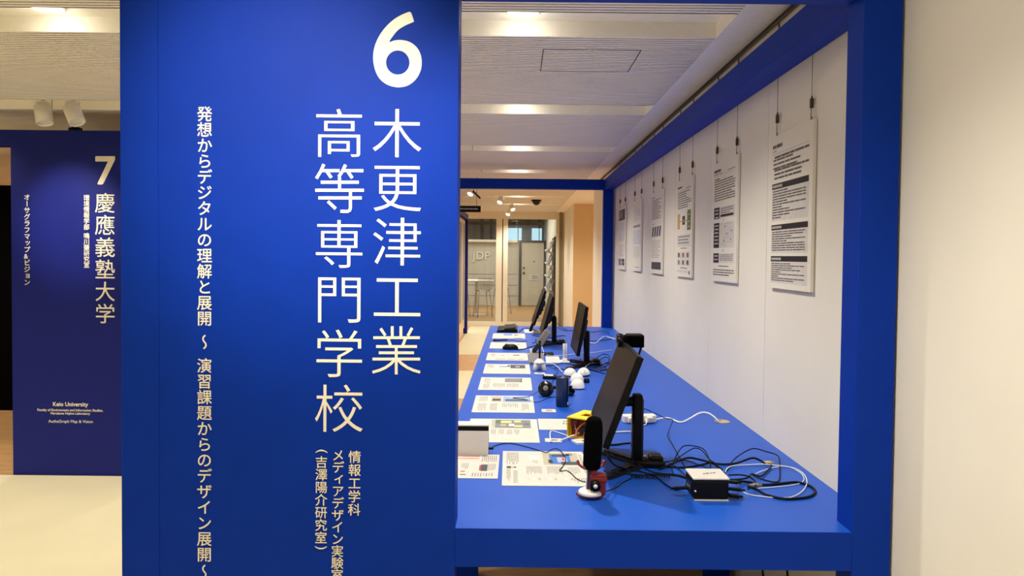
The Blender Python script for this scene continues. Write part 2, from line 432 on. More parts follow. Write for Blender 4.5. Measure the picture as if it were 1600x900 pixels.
# door of the back room
b = MB(); b.box((.1, 22.62, 0), (.18, 22.72, 1.98), DGREY); b.box((.85, 22.62, 0), (.92, 22.72, 1.98), DGREY); b.box((.1, 22.62, 1.92), (.92, 22.72, 1.99), DGREY)
dr = struct('door_1', b)
b = MB(); b.box((.18, 22.64, .02), (.85, 22.68, 1.92), mat('door_paint', (196, 190, 174), .5, var=.03)); dl = b.build('door_leaf', dr)
b = MB(); b.cyl((.25, 22.64, 1.0), (.25, 22.6, 1.0), .035, DGREY); b.cyl((.25, 22.64, 1.16), (.25, 22.6, 1.16), .028, DGREY); b.cyl((.56, 22.64, 1.35), (.56, 22.63, 1.35), .02, DGREY); b.build('door_lock', dl)
b = MB(); b.box((.4, 22.625, .78), (.72, 22.64, .97), PAPER); b.box((.5, 22.62, .9), (.66, 22.625, .915), INK); b.box((.5, 22.62, .84), (.68, 22.625, .855), INK); b.build('door_notice', dl)

# ------------------------------------------------------------------ the blue booth in front
YF = 2.0; PT = .098
ZB, ZT = 2.2096, 2.3136
XL0, XS, XL, XR, XP, YB = -1.06, -.957, -.1574, .9172, 1.0203, 7.907
booth = thing('exhibition_booth', 'large blue booth frame numbered 6 with a tall sign panel around the display table', 'exhibition booth', (-.6, YF, 0))
b = MB(); b.box((XS+.0008, YF, 0), (XL, YF+PT, ZT), BLUE); panel = b.build('sign_panel', booth, world=True)
def post(x0, y0, z0=0): 
    b = MB(); b.box((x0, y0, z0), (x0+.1031, y0+PT, ZT), BLUE, bev=.0015, seg=1); return b.build('post', booth, world=True)
post(XL0, YF); post(XR, YF); post(XR-.004, YB-PT); post(XL0, YB-PT)
def beam(lo, hi):
    b = MB(); b.box(lo, hi, BLUE, bev=.0015, seg=1); return b.build('beam', booth, world=True)
beam((XL, YF, ZB), (XR, YF+PT, ZT)); beam((XR, YF+PT, ZB), (XP, YB-PT, ZT))
beam((XL0+.1031, YB-PT, ZB), (XR-.004, YB, ZT)); beam((XL0, YF+PT, ZB), (XL0+.1, YB-PT, ZT))
P3 = lambda a, c: (a, YF-.0008, c)
def pz(px, py): v = at_y(px, py, YF); return v.x, v.z
PXM = 1/(FPX/YF)
def px_poly(pts, ox, oy, k): return [pz(ox+x/k, oy+y/k) for x, y in pts]
L = Letters()
six = [(598, 70), (606, 73), (612, 82), (625, 122), (622, 129), (612, 134), (575, 150), (535, 175), (505, 208), (481, 246), (510, 238), (545, 235), (585, 241), (620, 258), (648, 286), (665, 322), (671, 362), (667, 405), (650, 446), (622, 480), (585, 503), (540, 512), (495, 506), (455, 488), (422, 458), (400, 415), (389, 368), (387, 325), (394, 280), (410, 235), (437, 188), (475, 143), (520, 106), (565, 82)]
hole = [(531+69*math.cos(t*math.pi/18), 367+71*math.sin(t*math.pi/18)) for t in range(36)]
L.outline(px_poly(smoothed(six, 4), 480, 0, 3.75), px_poly(hole, 480, 0, 3.75)); L.build('numeral', CREAM_VINYL, panel, P3)
def title(text, x, ys, em_px, off):
    L = Letters()
    for ch, yy in zip(text, ys):
        if ch in '業等': continue
        a, c = pz(x, yy); L.put(ch, a, c, em_px*PXM, off)
    return L
def strokes(L, runs, ox, oy, k, wid):
    """brushless strokes of even width, given as paths read off the sign"""
    for run in runs:
        P = [Vector(p) for p in run]; n = len(P); lf = []; rt = []
        for i, p in enumerate(P):
            d = (P[min(i+1, n-1)]-P[max(i-1, 0)]).normalized(); nn = Vector((-d.y, d.x))*wid/2
            lf.append(p+nn); rt.append(p-nn)
        b = len(L.v); L.lay += 1
        for q in lf+rt: L.v.append(pz(ox+q.x/k, oy+q.y/k)+(L.lay*.25,))
        L.f += [(b+i, b+i+1, b+n+i+1, b+n+i) for i in range(n-1)]
    L.lay = 0
def col_px(text, x0, y0, x1, y1, em_px, off, gaps=None):
    """vertical column whose first glyph is centred at (x0,y0) and last at (x1,y1)"""
    L = Letters(); n = len(text)
    pos = [i for i in range(n)] if gaps is None else gaps
    for ch, q in zip(text, pos):
        t = q/pos[-1]; a, c = pz(x0+(x1-x0)*t, y0+(y1-y0)*t); L.put(ch, a, c, em_px*PXM, off)
    return L
L = title('木更津工業', 620.5, (208, 292.5, 377.5, 463, 548), 82, -.006)
strokes(L, [[(492, 142), (524, 190)], [(570, 127), (570, 204)], [(628, 127), (628, 204)], [(703, 138), (674, 192)], [(443, 204), (755, 204)], [(541, 206), (561, 262)], [(660, 206), (638, 262)],
            [(462, 263), (736, 263)], [(480, 305), (716, 305)], [(438, 347), (757, 347)], [(597, 263), (597, 450)],
            [(588, 350), (562, 378), (525, 404), (485, 422), (438, 435)], [(607, 350), (634, 378), (672, 404), (712, 422), (757, 435)]], 480, 480, 4.2875, 19)
L.build('title_lettering', CREAM_VINYL, panel, P3)
L = title('高等専門学校', 530, (208, 294.5, 381, 467, 552.5, 638), 82, -.006)
strokes(L, [[(98, 62), (80, 104), (54, 146)], [(90, 100), (190, 100)], [(117, 106), (142, 142)], [(225, 65), (208, 102), (185, 136)], [(215, 100), (330, 100)], [(239, 106), (265, 144)],
            [(80, 168), (303, 168)], [(190, 138), (190, 215)], [(48, 215), (333, 215)], [(66, 260), (320, 260)], [(254, 215), (254, 318), (250, 332), (238, 339), (195, 338)], [(122, 280), (168, 323)]], 480, 240, 3.75, 18.5)
L.build('title_lettering', CREAM_VINYL, panel, P3)
p1 = (893-178)/29.1
for txt, q0, q1 in (('発想からデジタルの理解と展開', 0, 13), ('〜', 14.5, 14.5), ('演習課題からのデザイン展開', 16, 28), ('〜', 29.1, 29.1)):
    col_px(txt, 320-.017*q0, 178+p1*q0, 320-.017*q1, 178+p1*q1, 24.5, .011, None if len(txt) > 1 else [1e-6]).build('subtitle_lettering', CREAM_VINYL, panel, P3)
col_px('情報工学科', 554.5, 713.5, 553.5, 796, 20.5, .011).build('department_lettering', CREAM_VINYL, panel, P3)
col_px('メディアデザイン実験室', 528.5, 711, 527, 898, 20, .011).build('laboratory_lettering', CREAM_VINYL, panel, P3)
col_px('(吉澤陽介研究室)', 502.5, 705, 501.5, 855.5, 20, .011, [0, .85, 1.85, 2.85, 3.85, 4.85, 5.85, 6.85, 7.65]).build('laboratory_lettering', CREAM_VINYL, panel, P3)

# display table in the booth
table = thing('display_table', 'long blue display table covered with papers, monitors and cables inside the booth', 'table', (.4, YF, 0))
XT = -.2617
b = MB(); b.box((XL+.0008, YF+.0025, T-.03), (XR-.0008, YF+PT, T), BLUE_LIT); b.box((XT, YF+PT, T-.03), (XW-.002, YB-PT, T), BLUE_LIT); b.box((XT, YB-PT, T-.03), (XR-.004, YB-.001, T), BLUE_LIT); b.build('tabletop', table, world=True)
b = MB(); b.box((XL+.0008, YF+.0003, T-.105), (XR-.0008, YF+.002, T-.0004), BLUE); b.box((XL+.0008, YF+.002, T-.105), (XR-.0008, YF+.03, T-.0305), BLUE); b.build('front_apron', table, world=True)
b = MB(); b.box((XT+.02, YF+PT, T-.105), (XT+.05, YB-PT, T-.03), BLUE); b.build('side_apron', table, world=True)
for x, y in ((XT, 3.4), (.9, 3.4), (XT, 5.6), (.9, 5.6)):
    b = MB(); b.box((x, y, 0), (x+.1, y+.1, T-.03), BLUE); b.build('leg', table, world=True)

# ------------------------------------------------------------------ booth 7 on the left
Y7 = 4.97
b7 = thing('exhibition_booth', 'dark blue booth numbered 7 with white lettering standing across the aisle on the left', 'exhibition booth', (-3, Y7, 0))
b = MB(); b.box((-3.362, Y7, 0), (-2.3, Y7+.1, ZT-.005), NAVY); p7 = b.build('sign_panel', b7, world=True)
b = MB(); b.box((-6, Y7, ZB-.005), (-3.362, Y7+.1, ZT-.005), NAVY); b.build('beam', b7, world=True)
b = MB(); b.box((-5.5, 7.0, 0), (-3.2, 7.05, 2.12), BLACKM); b.build('back_panel', b7, world=True)
b = MB(); b.box((-3.35, 5.6, 0), (-3.25, 7.0, 2.12), BLACKM); b.build('side_panel', b7, world=True)
b = MB(); b.box((-2.4, Y7+.1, 0), (-2.3, 12, ZT-.005), NAVY); b.build('side_panel', b7, world=True)  # unseen side, lengthened to darken the reflection in the nearest screen
Q3 = lambda a, c: (a, Y7-.001, c)
def qz(px, py): v = at_y(px, py, Y7); return v.x, v.z
QM = Y7/FPX
L = Letters()
seven = [(390, 72), (478, 72), (480, 75), (480, 88), (425, 200), (420, 205), (400, 205), (397, 200), (446, 98), (446, 97), (390, 97), (387, 95), (387, 75)]
L.outline([qz(20+x/3, 220+y/3) for x, y in seven]); L.build('numeral', CREAM_VINYL, p7, Q3)
def col7(text, x0, y0, x1, y1, em, off, pos=None):
    L = Letters(); pos = pos or list(range(len(text)))
    for ch, q in zip(text, pos):
        t = q/pos[-1]; a, c = qz(x0+(x1-x0)*t, y0+(y1-y0)*t); L.put(ch, a, c, em*QM, off)
    return L
col7('慶應義塾大学', 164, 317, 164.5, 490, 33, .004).build('title_lettering', CREAM_VINYL, p7, Q3)
col7('環境情報学部鳴川肇研究室', 135.5, 309, 135.5, 414, 9.6, .02, [0, 1, 2, 3, 4, 5, 6.5, 7.5, 8.5, 9.5, 10.5, 11.5]).build('laboratory_lettering', CREAM_VINYL, p7, Q3)
col7('オーサグラフマップ&ビジョン', 42.5, 308, 42.5, 441, 10.2, .02).build('subtitle_lettering', CREAM_VINYL, p7, Q3)
for t, x, y, w, off in (('Keio University', 110.5, 634.5, 55, .03), ('Faculty of Environment and Information Studies,', 109.8, 642.5, 103, .03), ('Narukawa Hajime Laboratory', 110.2, 647.6, 62, .03), ('AuthaGraph Map & Vision', 110.5, 660.5, 70, .008)):
    L = Letters(); a, c = qz(x, y); L.line(t, a, c, 1, off, w*QM); L.build('english_lettering', CREAM_VINYL, p7, Q3)
#@@OBJECTS@@
# ------------------------------------------------------------------ ceiling fittings
def downlight(x, k, label):
    a, c = TROUGH[k]
    t = thing('ceiling_downlight', label, 'ceiling light', (x, (a+c)/2+.02, HC+.066), 0, 'round lights in the ceiling troughs')
    b = MB(); b.lathe([(.075, 0), (.075, -.006), (.064, -.008), (.064, -.001)], TROUGHM, n=32, cap=False); b.build('trim_ring', t)
    b = MB(); b.lathe([(.063, -.001), (.063, -.004)], LAMPGLOW, n=32); b.build('lamp_disc', t)
downlight(.02, 4, 'bright round downlight in the nearest ceiling trough, above the display table')
downlight(-1.95, 4, 'bright round downlight in the ceiling trough at the upper left corner, near booth 7')
for k, w in ((5, 'second'), (6, 'third'), (7, 'fourth'), (8, 'fifth'), (9, 'sixth')):
    downlight(.02, k, 'round downlight glowing inside the %s ceiling trough from the front' % w)
def sprinkler(p, label):
    t = thing('sprinkler_head', label, 'sprinkler', p)
    b = MB(); b.lathe([(.001, 0), (.03, -.001), (.026, -.008), (.012, -.01)], GREY, n=20, cap=False); b.build('rose', t)
    b = MB(); b.cyl((0, 0, -.008), (0, 0, -.03), .006, STEEL, n=8); b.lathe([(.001, -.034), (.015, -.032), (.015, -.03), (.001, -.03)], STEEL, n=12); b.build('nozzle', t)
v = at_z(884, 163, HC); sprinkler((v.x, 4.79, HC+.066), 'small sprinkler head in the second ceiling trough, above the table')
v = at_z(12, 152, HC); sprinkler((v.x, 4.79, HC+.066), 'small sprinkler head in the ceiling beside the white spotlights at upper left')
def spotlight(loc, aim, label, s=1.0, glow=False, up=0):
    """white track spotlight: base plate, stem, can"""
    t = thing('track_spotlight', label, 'spotlight', loc, 0, 'white cylindrical track spotlights')
    d = (Vector(aim)-Vector(loc)).normalized()
    b = MB(); b.box((-.04*s, -.015*s, -.018*s), (.04*s, .015*s, 0), WHITE, bev=.003)
    if up: b.cyl((0, 0, -.002), (0, 0, up), .012, WHITE, n=12); b.build('track_adapter', t)
    b = MB(); b.cyl((0, 0, -.015*s), (0, 0, -.055*s), .01*s, GREY, n=10); b.build('stem', t)
    p = Vector((0, 0, -.06*s)); q = p-d*.03*s; e = p+d*.088*s
    Y = Matrix.Translation(q) @ d.to_track_quat('Z', 'Y').to_matrix().to_4x4(); ln = (e-q).length
    b = MB(); b.lathe([(.0, 0), (.047*s, 0), (.05*s, .004*s), (.05*s, ln), (.045*s, ln), (.043*s, ln-.02*s)], WHITE, Y, n=28, cap=False); c = b.build('lamp_can', t)
    b = MB(); b.lathe([(.0, ln-.018*s), (.043*s, ln-.018*s)], LAMPGLOW if glow else PALE, Y, n=24, cap=False); b.build('lens', c)
    return Vector(loc)+e
S1 = (-3.03, 4.79, HC+.012); S2 = (-2.84, 4.79, HC+.012)
spotlight(S1, (-2.75, 4.6, 1.3), 'white cylindrical spotlight hanging almost straight down, left one of the pair above booth 7', up=.055)
spotlight(S2, (-2.3, 4.5, 1.5), 'white cylindrical spotlight tilted to the right, right one of the pair above booth 7', up=.055)
for px, py, y, ax, lab in ((738, 312, 10.2, -.6, 'white spotlight hanging at the left behind the far blue beam'), (783, 325, 11.7, -.5, 'white spotlight tilted left, in front of the glass partition'), (800, 320, 13.4, .4, 'small white spotlight tilted right, beyond the far blue beam'), (795, 335, 15.0, -.4, 'glowing white spotlight closest to the glass partition')):
    v = at_y(px, py, y); spotlight((v.x, y, HC), (v.x+ax, y-.9, HC-1.2), lab, .9, True)
b = MB(); b.box((-.036, -.02, 0), (.036, .02, .024), BLACK); b.box((-.014, -.02, .024), (.014, .02, .05), BLACK); b.box((-.02, -.012, .02), (.02, .012, .03), BLACK)
v = at_y(111, 205, Y7); o = b.build('track_joiner'); o.location = (v.x, Y7+.05, ZT-.0045); tag(o, 'small black bracket standing on the top edge of booth 7', 'bracket')
v = at_z(838, 321, HC)
t = thing('dome_camera', 'small black dome camera on the ceiling beyond the far blue beam', 'camera', (v.x, 12.5, HC)); v = at_y(838, 316, 12.5); t.location = (v.x, 12.5, HC)
b = MB(); b.lathe([(.085, 0), (.085, -.02), (.075, -.026)], BLACK, n=24); b.build('mount', t)
b = MB(); b.lathe([(.068, -.026), (.062, -.05), (.044, -.075), (.02, -.088), (0, -.091)], BLACKG, n=24, cap=False); b.build('dome', t)
# access hatch: thin frame set in the ribbed ceiling
t = thing('ceiling_hatch', 'square access hatch outlined in the ribbed ceiling above the table', 'hatch', (.34, 3.64, HC))
b = MB()
for lo, hi in (((-.225, -.2, -.002), (-.221, .2, .003)), ((.221, -.2, -.002), (.225, .2, .003)), ((-.225, -.204, -.002), (.225, -.2, .003)), ((-.225, .2, -.001), (.225, .202, .003))): b.box(lo, hi, DGREY)
b.build('hatch_frame', t)
b = MB(); b.box((-.02, -.206, -.006), (-.004, -.196, -.002), WHITE); b.box((.004, -.206, -.006), (.02, -.196, -.002), WHITE); b.build('latch', t)

# ------------------------------------------------------------------ picture rail, wires and posters
t = thing('picture_rail', 'dark double picture rail running along the top of the white wall', 'rail', (XW-.012, -1, HC-.028))
b = MB(); b.box((.004, -2.9, .002), (.011, 10.9, .022), WALL2); b.build('rail_body', t)
for z in (.002, .016):
    b = MB(); b.box((-.006, -2.9, z), (.004, 10.9, z+.006), BRASS); b.build('rail_lip', t)
PX = XW-.015
posters = [(2.568, 'tall text poster with three black heading bars, nearest on the white wall'),
           (3.4385, 'text poster with black side blocks and a small map diagram, second along the wall'),
           (4.306, 'poster with ochre and green bars and a grid of small pictures, third along the wall'),
           (5.185, 'poster with a row of striped dark pictures, fourth along the wall'),
           (6.06, 'pale poster with faint text and no pictures, fifth along the wall'),
           (6.955, 'poster with a dark block at its top, farthest along the wall')]
def rows(b, q, x0, y0, x1, y1, n, m, fill=.5, ragged=.3, words=True):
    """n printed lines between y0 (first) and y1 (last); q draws a rectangle in sheet fractions"""
    p = (y1-y0)/n
    for i in range(n):
        y = y0+p*i; end = x1-(x1-x0)*ragged*random.random()*(random.random() < .6); x = x0
        while x < end-.004:
            w = min(end-x, (x1-x0)*random.uniform(.08, .3)) if words else end-x
            q(x, y, x+w-.006, y+p*fill, m); x += w+.004
HW, HH, TH = .21, .297, .012
def poster(i, y0, label):
    """board hangs on two wires; local x is towards the wall, print faces -x; sheet u runs from far to near edge, v from top down"""
    b = MB(); zt = 1.983
    b.box((0, -HW, -HH), (TH, HW, HH), BOARD)
    def q(u0, v0, u1, v1, m, lay=0):
        x = -.0004-.0003*lay
        b.poly([(x, HW-2*HW*u0, HH-2*HH*v0), (x, HW-2*HW*u0, HH-2*HH*v1), (x, HW-2*HW*u1, HH-2*HH*v1), (x, HW-2*HW*u1, HH-2*HH*v0)], m)
    rw = lambda *a, **k: rows(b, q, *a, **k)
    if i == 0:
        rw(.05, .06, .3, .085, 1, INK, .9, 0); rw(.05, .098, .16, .108, 1, INKG, .6, 0); q(.04, .118, .95, .1195, INK)
        rw(.1, .135, .93, .165, 1, INKG, .5, 0); rw(.07, .155, .93, .235, 3, INKG, .45, .5); rw(.1, .222, .93, .3, 3, INKG, .5, .3)
        for a, c, e, n in ((.315, .352, .56, 11), (.585, .62, .77, 9), (.79, .825, .965, 9)):
            q(.05, a, .93, e, GREYBOX); q(.05, a, .93, c, INK, 1)
            for k in range(9): q(.07+.028*k, a+.01, .07+.028*k+.02, c-.01, PAPER, 2)
            rows(b, lambda *z: q(*z, lay=1), .07, c+.01, .88, e-.008, n, INKG, .5, .75)
    elif i == 1:
        rw(.05, .06, .34, .085, 1, INK, .9, 0); rw(.05, .095, .4, .105, 1, INKG, .6, 0); rw(.62, .09, .93, .1, 1, INKG, .6, 0); q(.05, .112, .93, .1132, INK)
        rw(.08, .135, .3, .15, 1, INK, .8, 0); rw(.07, .155, .93, .335, 9, INKG, .45, .5)
        for a, c in ((.38, .475), (.51, .72), (.765, .845)):
            q(.07, a, .92, c, GREYBOX); q(.07, a, .31, c, INK, 1)
            for k in range(max(2, int((c-a)/.03))): q(.11, a+.018+.03*k, .27, a+.028+.03*k, INKL, 2)
            rows(b, lambda *z: q(*z, lay=1), .36, a+.012, .88, c-.012, max(4, int((c-a)/.02)), INKG if a > .7 or a < .4 else INKL, .4, .6)
        q(.36, .445, .88, .465, INK, 2)
        for u, w in ((.55, .54), (.62, .6), (.5, .66), (.8, .58), (.78, .65)): q(u, w, u+.03, w+.012, INK, 2)
        q(.48, .485, .5, .5, INK); q(.48, .735, .5, .75, INK); rw(.3, .868, .72, .88, 1, INKG, .7, 0); rw(.06, .9, .93, .96, 3, INKG, .45, .2)
    elif i == 2:
        rw(.06, .07, .36, .09, 1, INK, .9, 0); rw(.6, .1, .93, .11, 1, INKG, .6, 0); q(.06, .115, .93, .1165, INK); rw(.08, .13, .93, .31, 8, INKG, .42, .4)
        q(.08, .35, .24, .51, PH['ochre']); q(.4, .38, .56, .47, INK); q(.45, .42, .51, .44, PAPER, 1); q(.7, .33, .92, .53, PH['olive']); q(.24, .428, .7, .433, INK)
        for z in (.37, .44, .49): q(.76, z, .86, z+.01, PAPER, 1)
        q(.08, .57, .9, .69, GREYBOX); rows(b, lambda *z: q(*z, lay=1), .14, .585, .86, .68, 3, INKG, .3, .3); rw(.3, .705, .7, .715, 1, INK, .7, 0)
        for r_ in range(2):
            for c_ in range(3):
                u = .08+.28*c_; w = .745+.075*r_; q(u, w, u+.26, w+.068, GREYBOX); q(u+.07, w+.012, u+.18, w+.055, [PH['dark'], PH['red'], INKG, PH['grey'], INKG, PH['dark']][r_*3+c_], 1)
        rw(.3, .905, .75, .92, 1, INKG, .6, 0); rw(.1, .935, .8, .96, 2, INKL, .5, .2); q(.84, .935, .9, .97, INK)
    elif i == 3:
        rw(.06, .06, .3, .08, 1, PH['red'], .7, 0); rw(.06, .1, .9, .35, 11, INKG, .35, .3); rw(.08, .39, .3, .4, 1, INK, .6, 0)
        q(.06, .43, .94, .55, PH['pale'])
        for k in range(4):
            b.poly([(-.001, HW-2*HW*(u), HH-2*HH*w) for u, w in ((.1+.21*k, .55), (.2+.21*k, .55), (.27+.21*k, .43), (.17+.21*k, .43))], INK)
        rw(.08, .6, .9, .82, 9, INKL, .5, .3); q(.08, .86, .92, .95, INKG)
        for r_ in range(2):
            for c_ in range(5): q(.1+.165*c_, .868+.042*r_, .23+.165*c_, .9+.042*r_, PH['dark'], 1)
    elif i == 4:
        rw(.1, .07, .35, .085, 1, PH['red'], .5, 0); rw(.08, .11, .9, .3, 9, INKL, .4, .4); q(.06, .345, .95, .39, GREYBOX)
        for k in range(4): q(.1+.2*k, .352, .22+.2*k, .378, PH['dark'], 1)
        q(.06, .42, .94, .62, PH['pale']); rw(.1, .65, .9, .82, 8, INKL, .4, .3); rw(.3, .94, .9, .955, 1, INKG, .5, .2)  # large pale block paints a reflection on the poster
    else:
        q(.04, .04, .97, .21, PH['dark'])
        for k in range(4): q(.1, .07+.03*k, .6, .08+.03*k, INKL, 1)
        q(.04, .24, .97, .55, PH['pale']); rw(.08, .6, .9, .8, 8, INKL, .4, .3)  # pale block under the dark one is a painted reflection
        for r_ in range(2):
            for c_ in range(3): q(.06+.3*c_, .83+.055*r_, .34+.3*c_, .88+.055*r_, PH[['red', 'sky', 'dark', 'blue', 'sand', 'dark'][r_*3+c_]])
    o = b.build('poster', recalc=False); o.location = (PX, y0+HW, zt-HH); tag(o, label, 'poster', 'posters hanging on the white wall')
    return zt
ords = ['nearest', 'second', 'third', 'fourth', 'fifth', 'farthest']
for i, (y0, lab) in enumerate(posters):
    zt = poster(i, y0, lab)
    for j, yy in enumerate((y0+.03, y0+2*HW-.05)):
        x = PX+.004
        t = thing('hanging_wire', 'steel wire with bronze gripper at the %s corner of the %s wall poster' % (('near top', 'far top')[j], ords[i]), 'wire', (x, yy, zt), 0, 'wires holding the posters')
        gz = .042 if j == 0 else .05
        b = MB(); b.cyl((0, 0, gz), (0, 0, HC-.012-zt), .0011, STEEL, n=6); b.build('wire', t)
        b = MB(); b.box((-.006, -.0055, gz), (.006, .0055, gz+.034), BRASS, bev=.002); b.cyl((0, 0, gz+.034), (0, 0, gz+.042), .003, BRASS, n=8); b.build('gripper', t)
        b = MB(); b.tube([(0, 0, gz), (0, .004, gz-.01), (0, .004, .004), (0, -.001, -.004), (0, -.006, .002), (0, -.004, .012)], .0016, STEEL, n=6); b.build('hook', t)
        b = MB(); b.tube([(0, .006, HC-.03-zt), (.0, .004, HC-.05-zt), (0, -.003, HC-.055-zt), (0, -.004, HC-.03-zt)], .002, STEEL, n=6); b.build('rail_hook', t)

# ------------------------------------------------------------------ papers on the table
def sheet(label, x0, y0, w, h, rot, draw, name='printed_sheet', cat='paper', group='printed sheets on the blue table', th=.0022, z=T):
    """flat sheet, near-left corner at x0,y0; draw(q, lines) in fractions a (left-right) and b (near-far)"""
    b = MB(); b.box((0, 0, .0004), (w, h, th), PAPER)
    def q(a0, b0, a1, b1, m, lay=0): 
        zz = th+.0003+.0002*lay
        b.poly([(a0*w, b0*h, zz), (a1*w, b0*h, zz), (a1*w, b1*h, zz), (a0*w, b1*h, zz)], m)
    def lines(a0, b0, a1, b1, n, m=INKG, fill=.4, ragged=.35):
        rows(b, lambda x, y, x2, y2, mm: q(y, b0+b1-x2, y2, b0+b1-x, mm), b0, a0, b1, a1, n, m, fill, ragged)
    draw(q, lines)
    o = b.build(name, recalc=False); o.location = (x0, y0, z); o.rotation_euler = (0, 0, rot); return tag(o, label, cat, group)
def d1(q, l):
    l(.05, .56, .2, .95, 9); q(.05, .46, .1, .52, INK); q(.105, .48, .13, .5, INKG); q(.135, .47, .16, .51, INK); l(.05, .06, .1, .44, 4); l(.13, .06, .18, .4, 3)
    q(.31, .72, .45, .86, GREYBOX); l(.31, .86, .45, .95, 6, INKL); l(.36, .6, .43, .7, 4)
    q(.49, .57, .92, .95, PH['sand']); q(.57, .6, .82, .9, PH['blue'], 1); q(.6, .82, .78, .9, PH['dark'], 2); q(.66, .64, .78, .8, PH['violet'], 2); q(.7, .57, .92, .66, PH['dark'], 3); q(.55, .62, .6, .72, INK, 2); q(.72, .7, .75, .78, PH['red'], 3); q(.78, .86, .86, .93, PH['grey'], 1)
    l(.28, .3, .46, .52, 12); l(.52, .3, .7, .52, 12); l(.76, .3, .9, .5, 8); l(.94, .3, .97, .9, 2)
    for k in range(9): q(.28+.06*k, .14, .31+.06*k, .2, [INKL, PH['pale'], PH['sand']][k % 3])
    q(.27, .11, .85, .115, INKL); q(.27, .24, .85, .245, INKL); l(.8, .06, .95, .2, 6)
def d2(q, l):
    l(.09, .55, .28, .95, 12, INKL); l(.33, .55, .38, .95, 4); q(.38, .58, .9, .95, PH['grey']); q(.38, .78, .48, .95, PH['green'], 1); q(.46, .8, .62, .9, PH['lime'], 2); q(.58, .66, .66, .76, PH['pale'], 3)
    q(.66, .62, .78, .7, PH['lime'], 2); q(.66, .83, .76, .92, PH['lime'], 2); q(.46, .66, .54, .74, PH['sand'], 2); q(.8, .74, .88, .78, PH['dark'], 2)
    for a in (.33, .44, .56, .66): l(a, .3, a+.08, .52, 6)
    for a in range(8): q(.32+.055*a, .2, .34+.055*a, .24, INKL); q(.32+.055*a, .1, .35+.055*a, .15, INKL)
    l(.8, .08, .95, .55, 9, INKL); l(.08, .08, .24, .48, 10, INKL)
def d3(q, l):
    q(.28, .6, .46, .95, PH['sand']); q(.3, .66, .44, .8, PH['dark'], 1); q(.48, .58, .95, .95, PH['sky']); q(.52, .66, .9, .76, PH['dark'], 1); q(.6, .84, .8, .9, PH['violet'], 1)
    l(.08, .6, .22, .95, 8); l(.08, .08, .22, .5, 8); l(.28, .1, .4, .5, 6); l(.48, .28, .75, .5, 9); l(.48, .1, .76, .22, 8, INKL); l(.8, .1, .92, .5, 6)
def d4(q, l):
    l(.08, .55, .2, .9, 7); q(.48, .6, .82, .93, PH['grey']); l(.08, .1, .2, .45, 6); l(.26, .15, .5, .5, 12); l(.53, .15, .76, .5, 12); l(.8, .12, .92, .9, 5, INKL); q(.12, .52, .2, .56, INK)
def d5(q, l):
    q(.27, .58, .56, .92, PH['pale']); q(.32, .66, .5, .76, PH['grey'], 1); q(.57, .55, .9, .92, PH['dark']); q(.68, .68, .78, .76, PAPER, 1); q(.5, .7, .56, .86, PH['dark'], 1)
    l(.06, .55, .2, .92, 7); l(.06, .1, .24, .5, 8, INKL); l(.28, .12, .56, .48, 10, INKL); l(.6, .12, .9, .48, 10, INKL)
def d6(q, l):
    l(.08, .5, .2, .9, 6); q(.3, .55, .46, .8, PH['pale']); q(.33, .6, .42, .68, PH['red'], 1); q(.64, .62, .8, .74, PH['dark']); q(.22, .1, .46, .2, PH['skin']); q(.5, .1, .7, .2, PH['skin']); q(.74, .1, .9, .2, PH['skin']); l(.24, .26, .9, .5, 14, INKL)
def d7(q, l):
    l(.06, .5, .2, .9, 6, INKL); l(.3, .6, .36, .7, 2); q(.4, .55, .44, .72, PH['grey']); q(.64, .5, .7, .72, PH['pale']); l(.6, .1, .9, .4, 9, INKL); l(.06, .1, .2, .4, 5, INKL); q(.76, .54, .8, .7, PH['grey'])
def d8(q, l):
    q(.33, .5, .6, .85, PH['blue']); q(.33, .5, .6, .6, PH['pale'], 1); q(.66, .58, .78, .72, INK); q(.66, .06, .9, .16, PH['blue']); l(.06, .4, .28, .8, 6, INKL)
sheets = [(-.037, 2.376, .4235, .008, d1, 'large printed sheet with a blue photo of a person, nearest beside the red microphone holder'),
          (-.196, 2.932, .425, .0, d2, 'large printed sheet with a photo of yellow tubes, partly behind the silver box'),
          (-.201, 3.497, .423, .0, d3, 'large printed sheet with the black headphone cable lying across it'),
          (-.2, 4.089, .4225, .0, d4, 'large printed sheet with one grey picture, beyond the sheet under the headphone cable'),
          (-.198, 4.66, .415, .0, d5, 'large printed sheet with a dark navy picture at its right'),
          (-.203, 5.262, .405, .0, d6, 'large printed sheet with a row of brown pictures along its near edge'),
          (-.203, 5.942, .425, .0, d7, 'large printed sheet lying partly under the black computer mouse'),
          (-.204, 6.667, .435, .0, d8, 'large printed sheet with a small blue picture, nearest the keyboard')]
for x, y, h, r_, d, lab in sheets: sheet(lab, x, y, .299, h, r_, d)
def dleaf(q, l):
    q(.42, .78, .72, .84, PH['skin']); q(.42, .88, .72, .95, PH['skin']); l(.76, .66, .98, .95, 8); q(.76, .28, .85, .55, PH['dark']); q(.74, .3, .765, .52, PH['red'], 1)
    l(.86, .3, .97, .58, 5); l(.5, .35, .6, .6, 4); q(.5, .24, .56, .28, PH['red']); q(.5, .12, .58, .15, INK); l(.66, .06, .95, .2, 8)
    q(.66, .6, .98, .605, INKL); q(.66, .24, .98, .245, INKL)
sheet('white A4 picture leaflet sticking out behind the sign panel, nearest the table front', -.31, 2.451, .258, .296, 0, dleaf, 'leaflet', 'leaflet', group=None)
def dsm(q, l): l(.15, .3, .75, .85, 8, INKL); q(.82, .75, .95, .8, INK); q(.8, .5, .86, .62, INKG); q(.9, .45, .96, .6, INKG); q(.9, .2, .97, .3, INKG); l(.15, .1, .5, .25, 3, INKL)
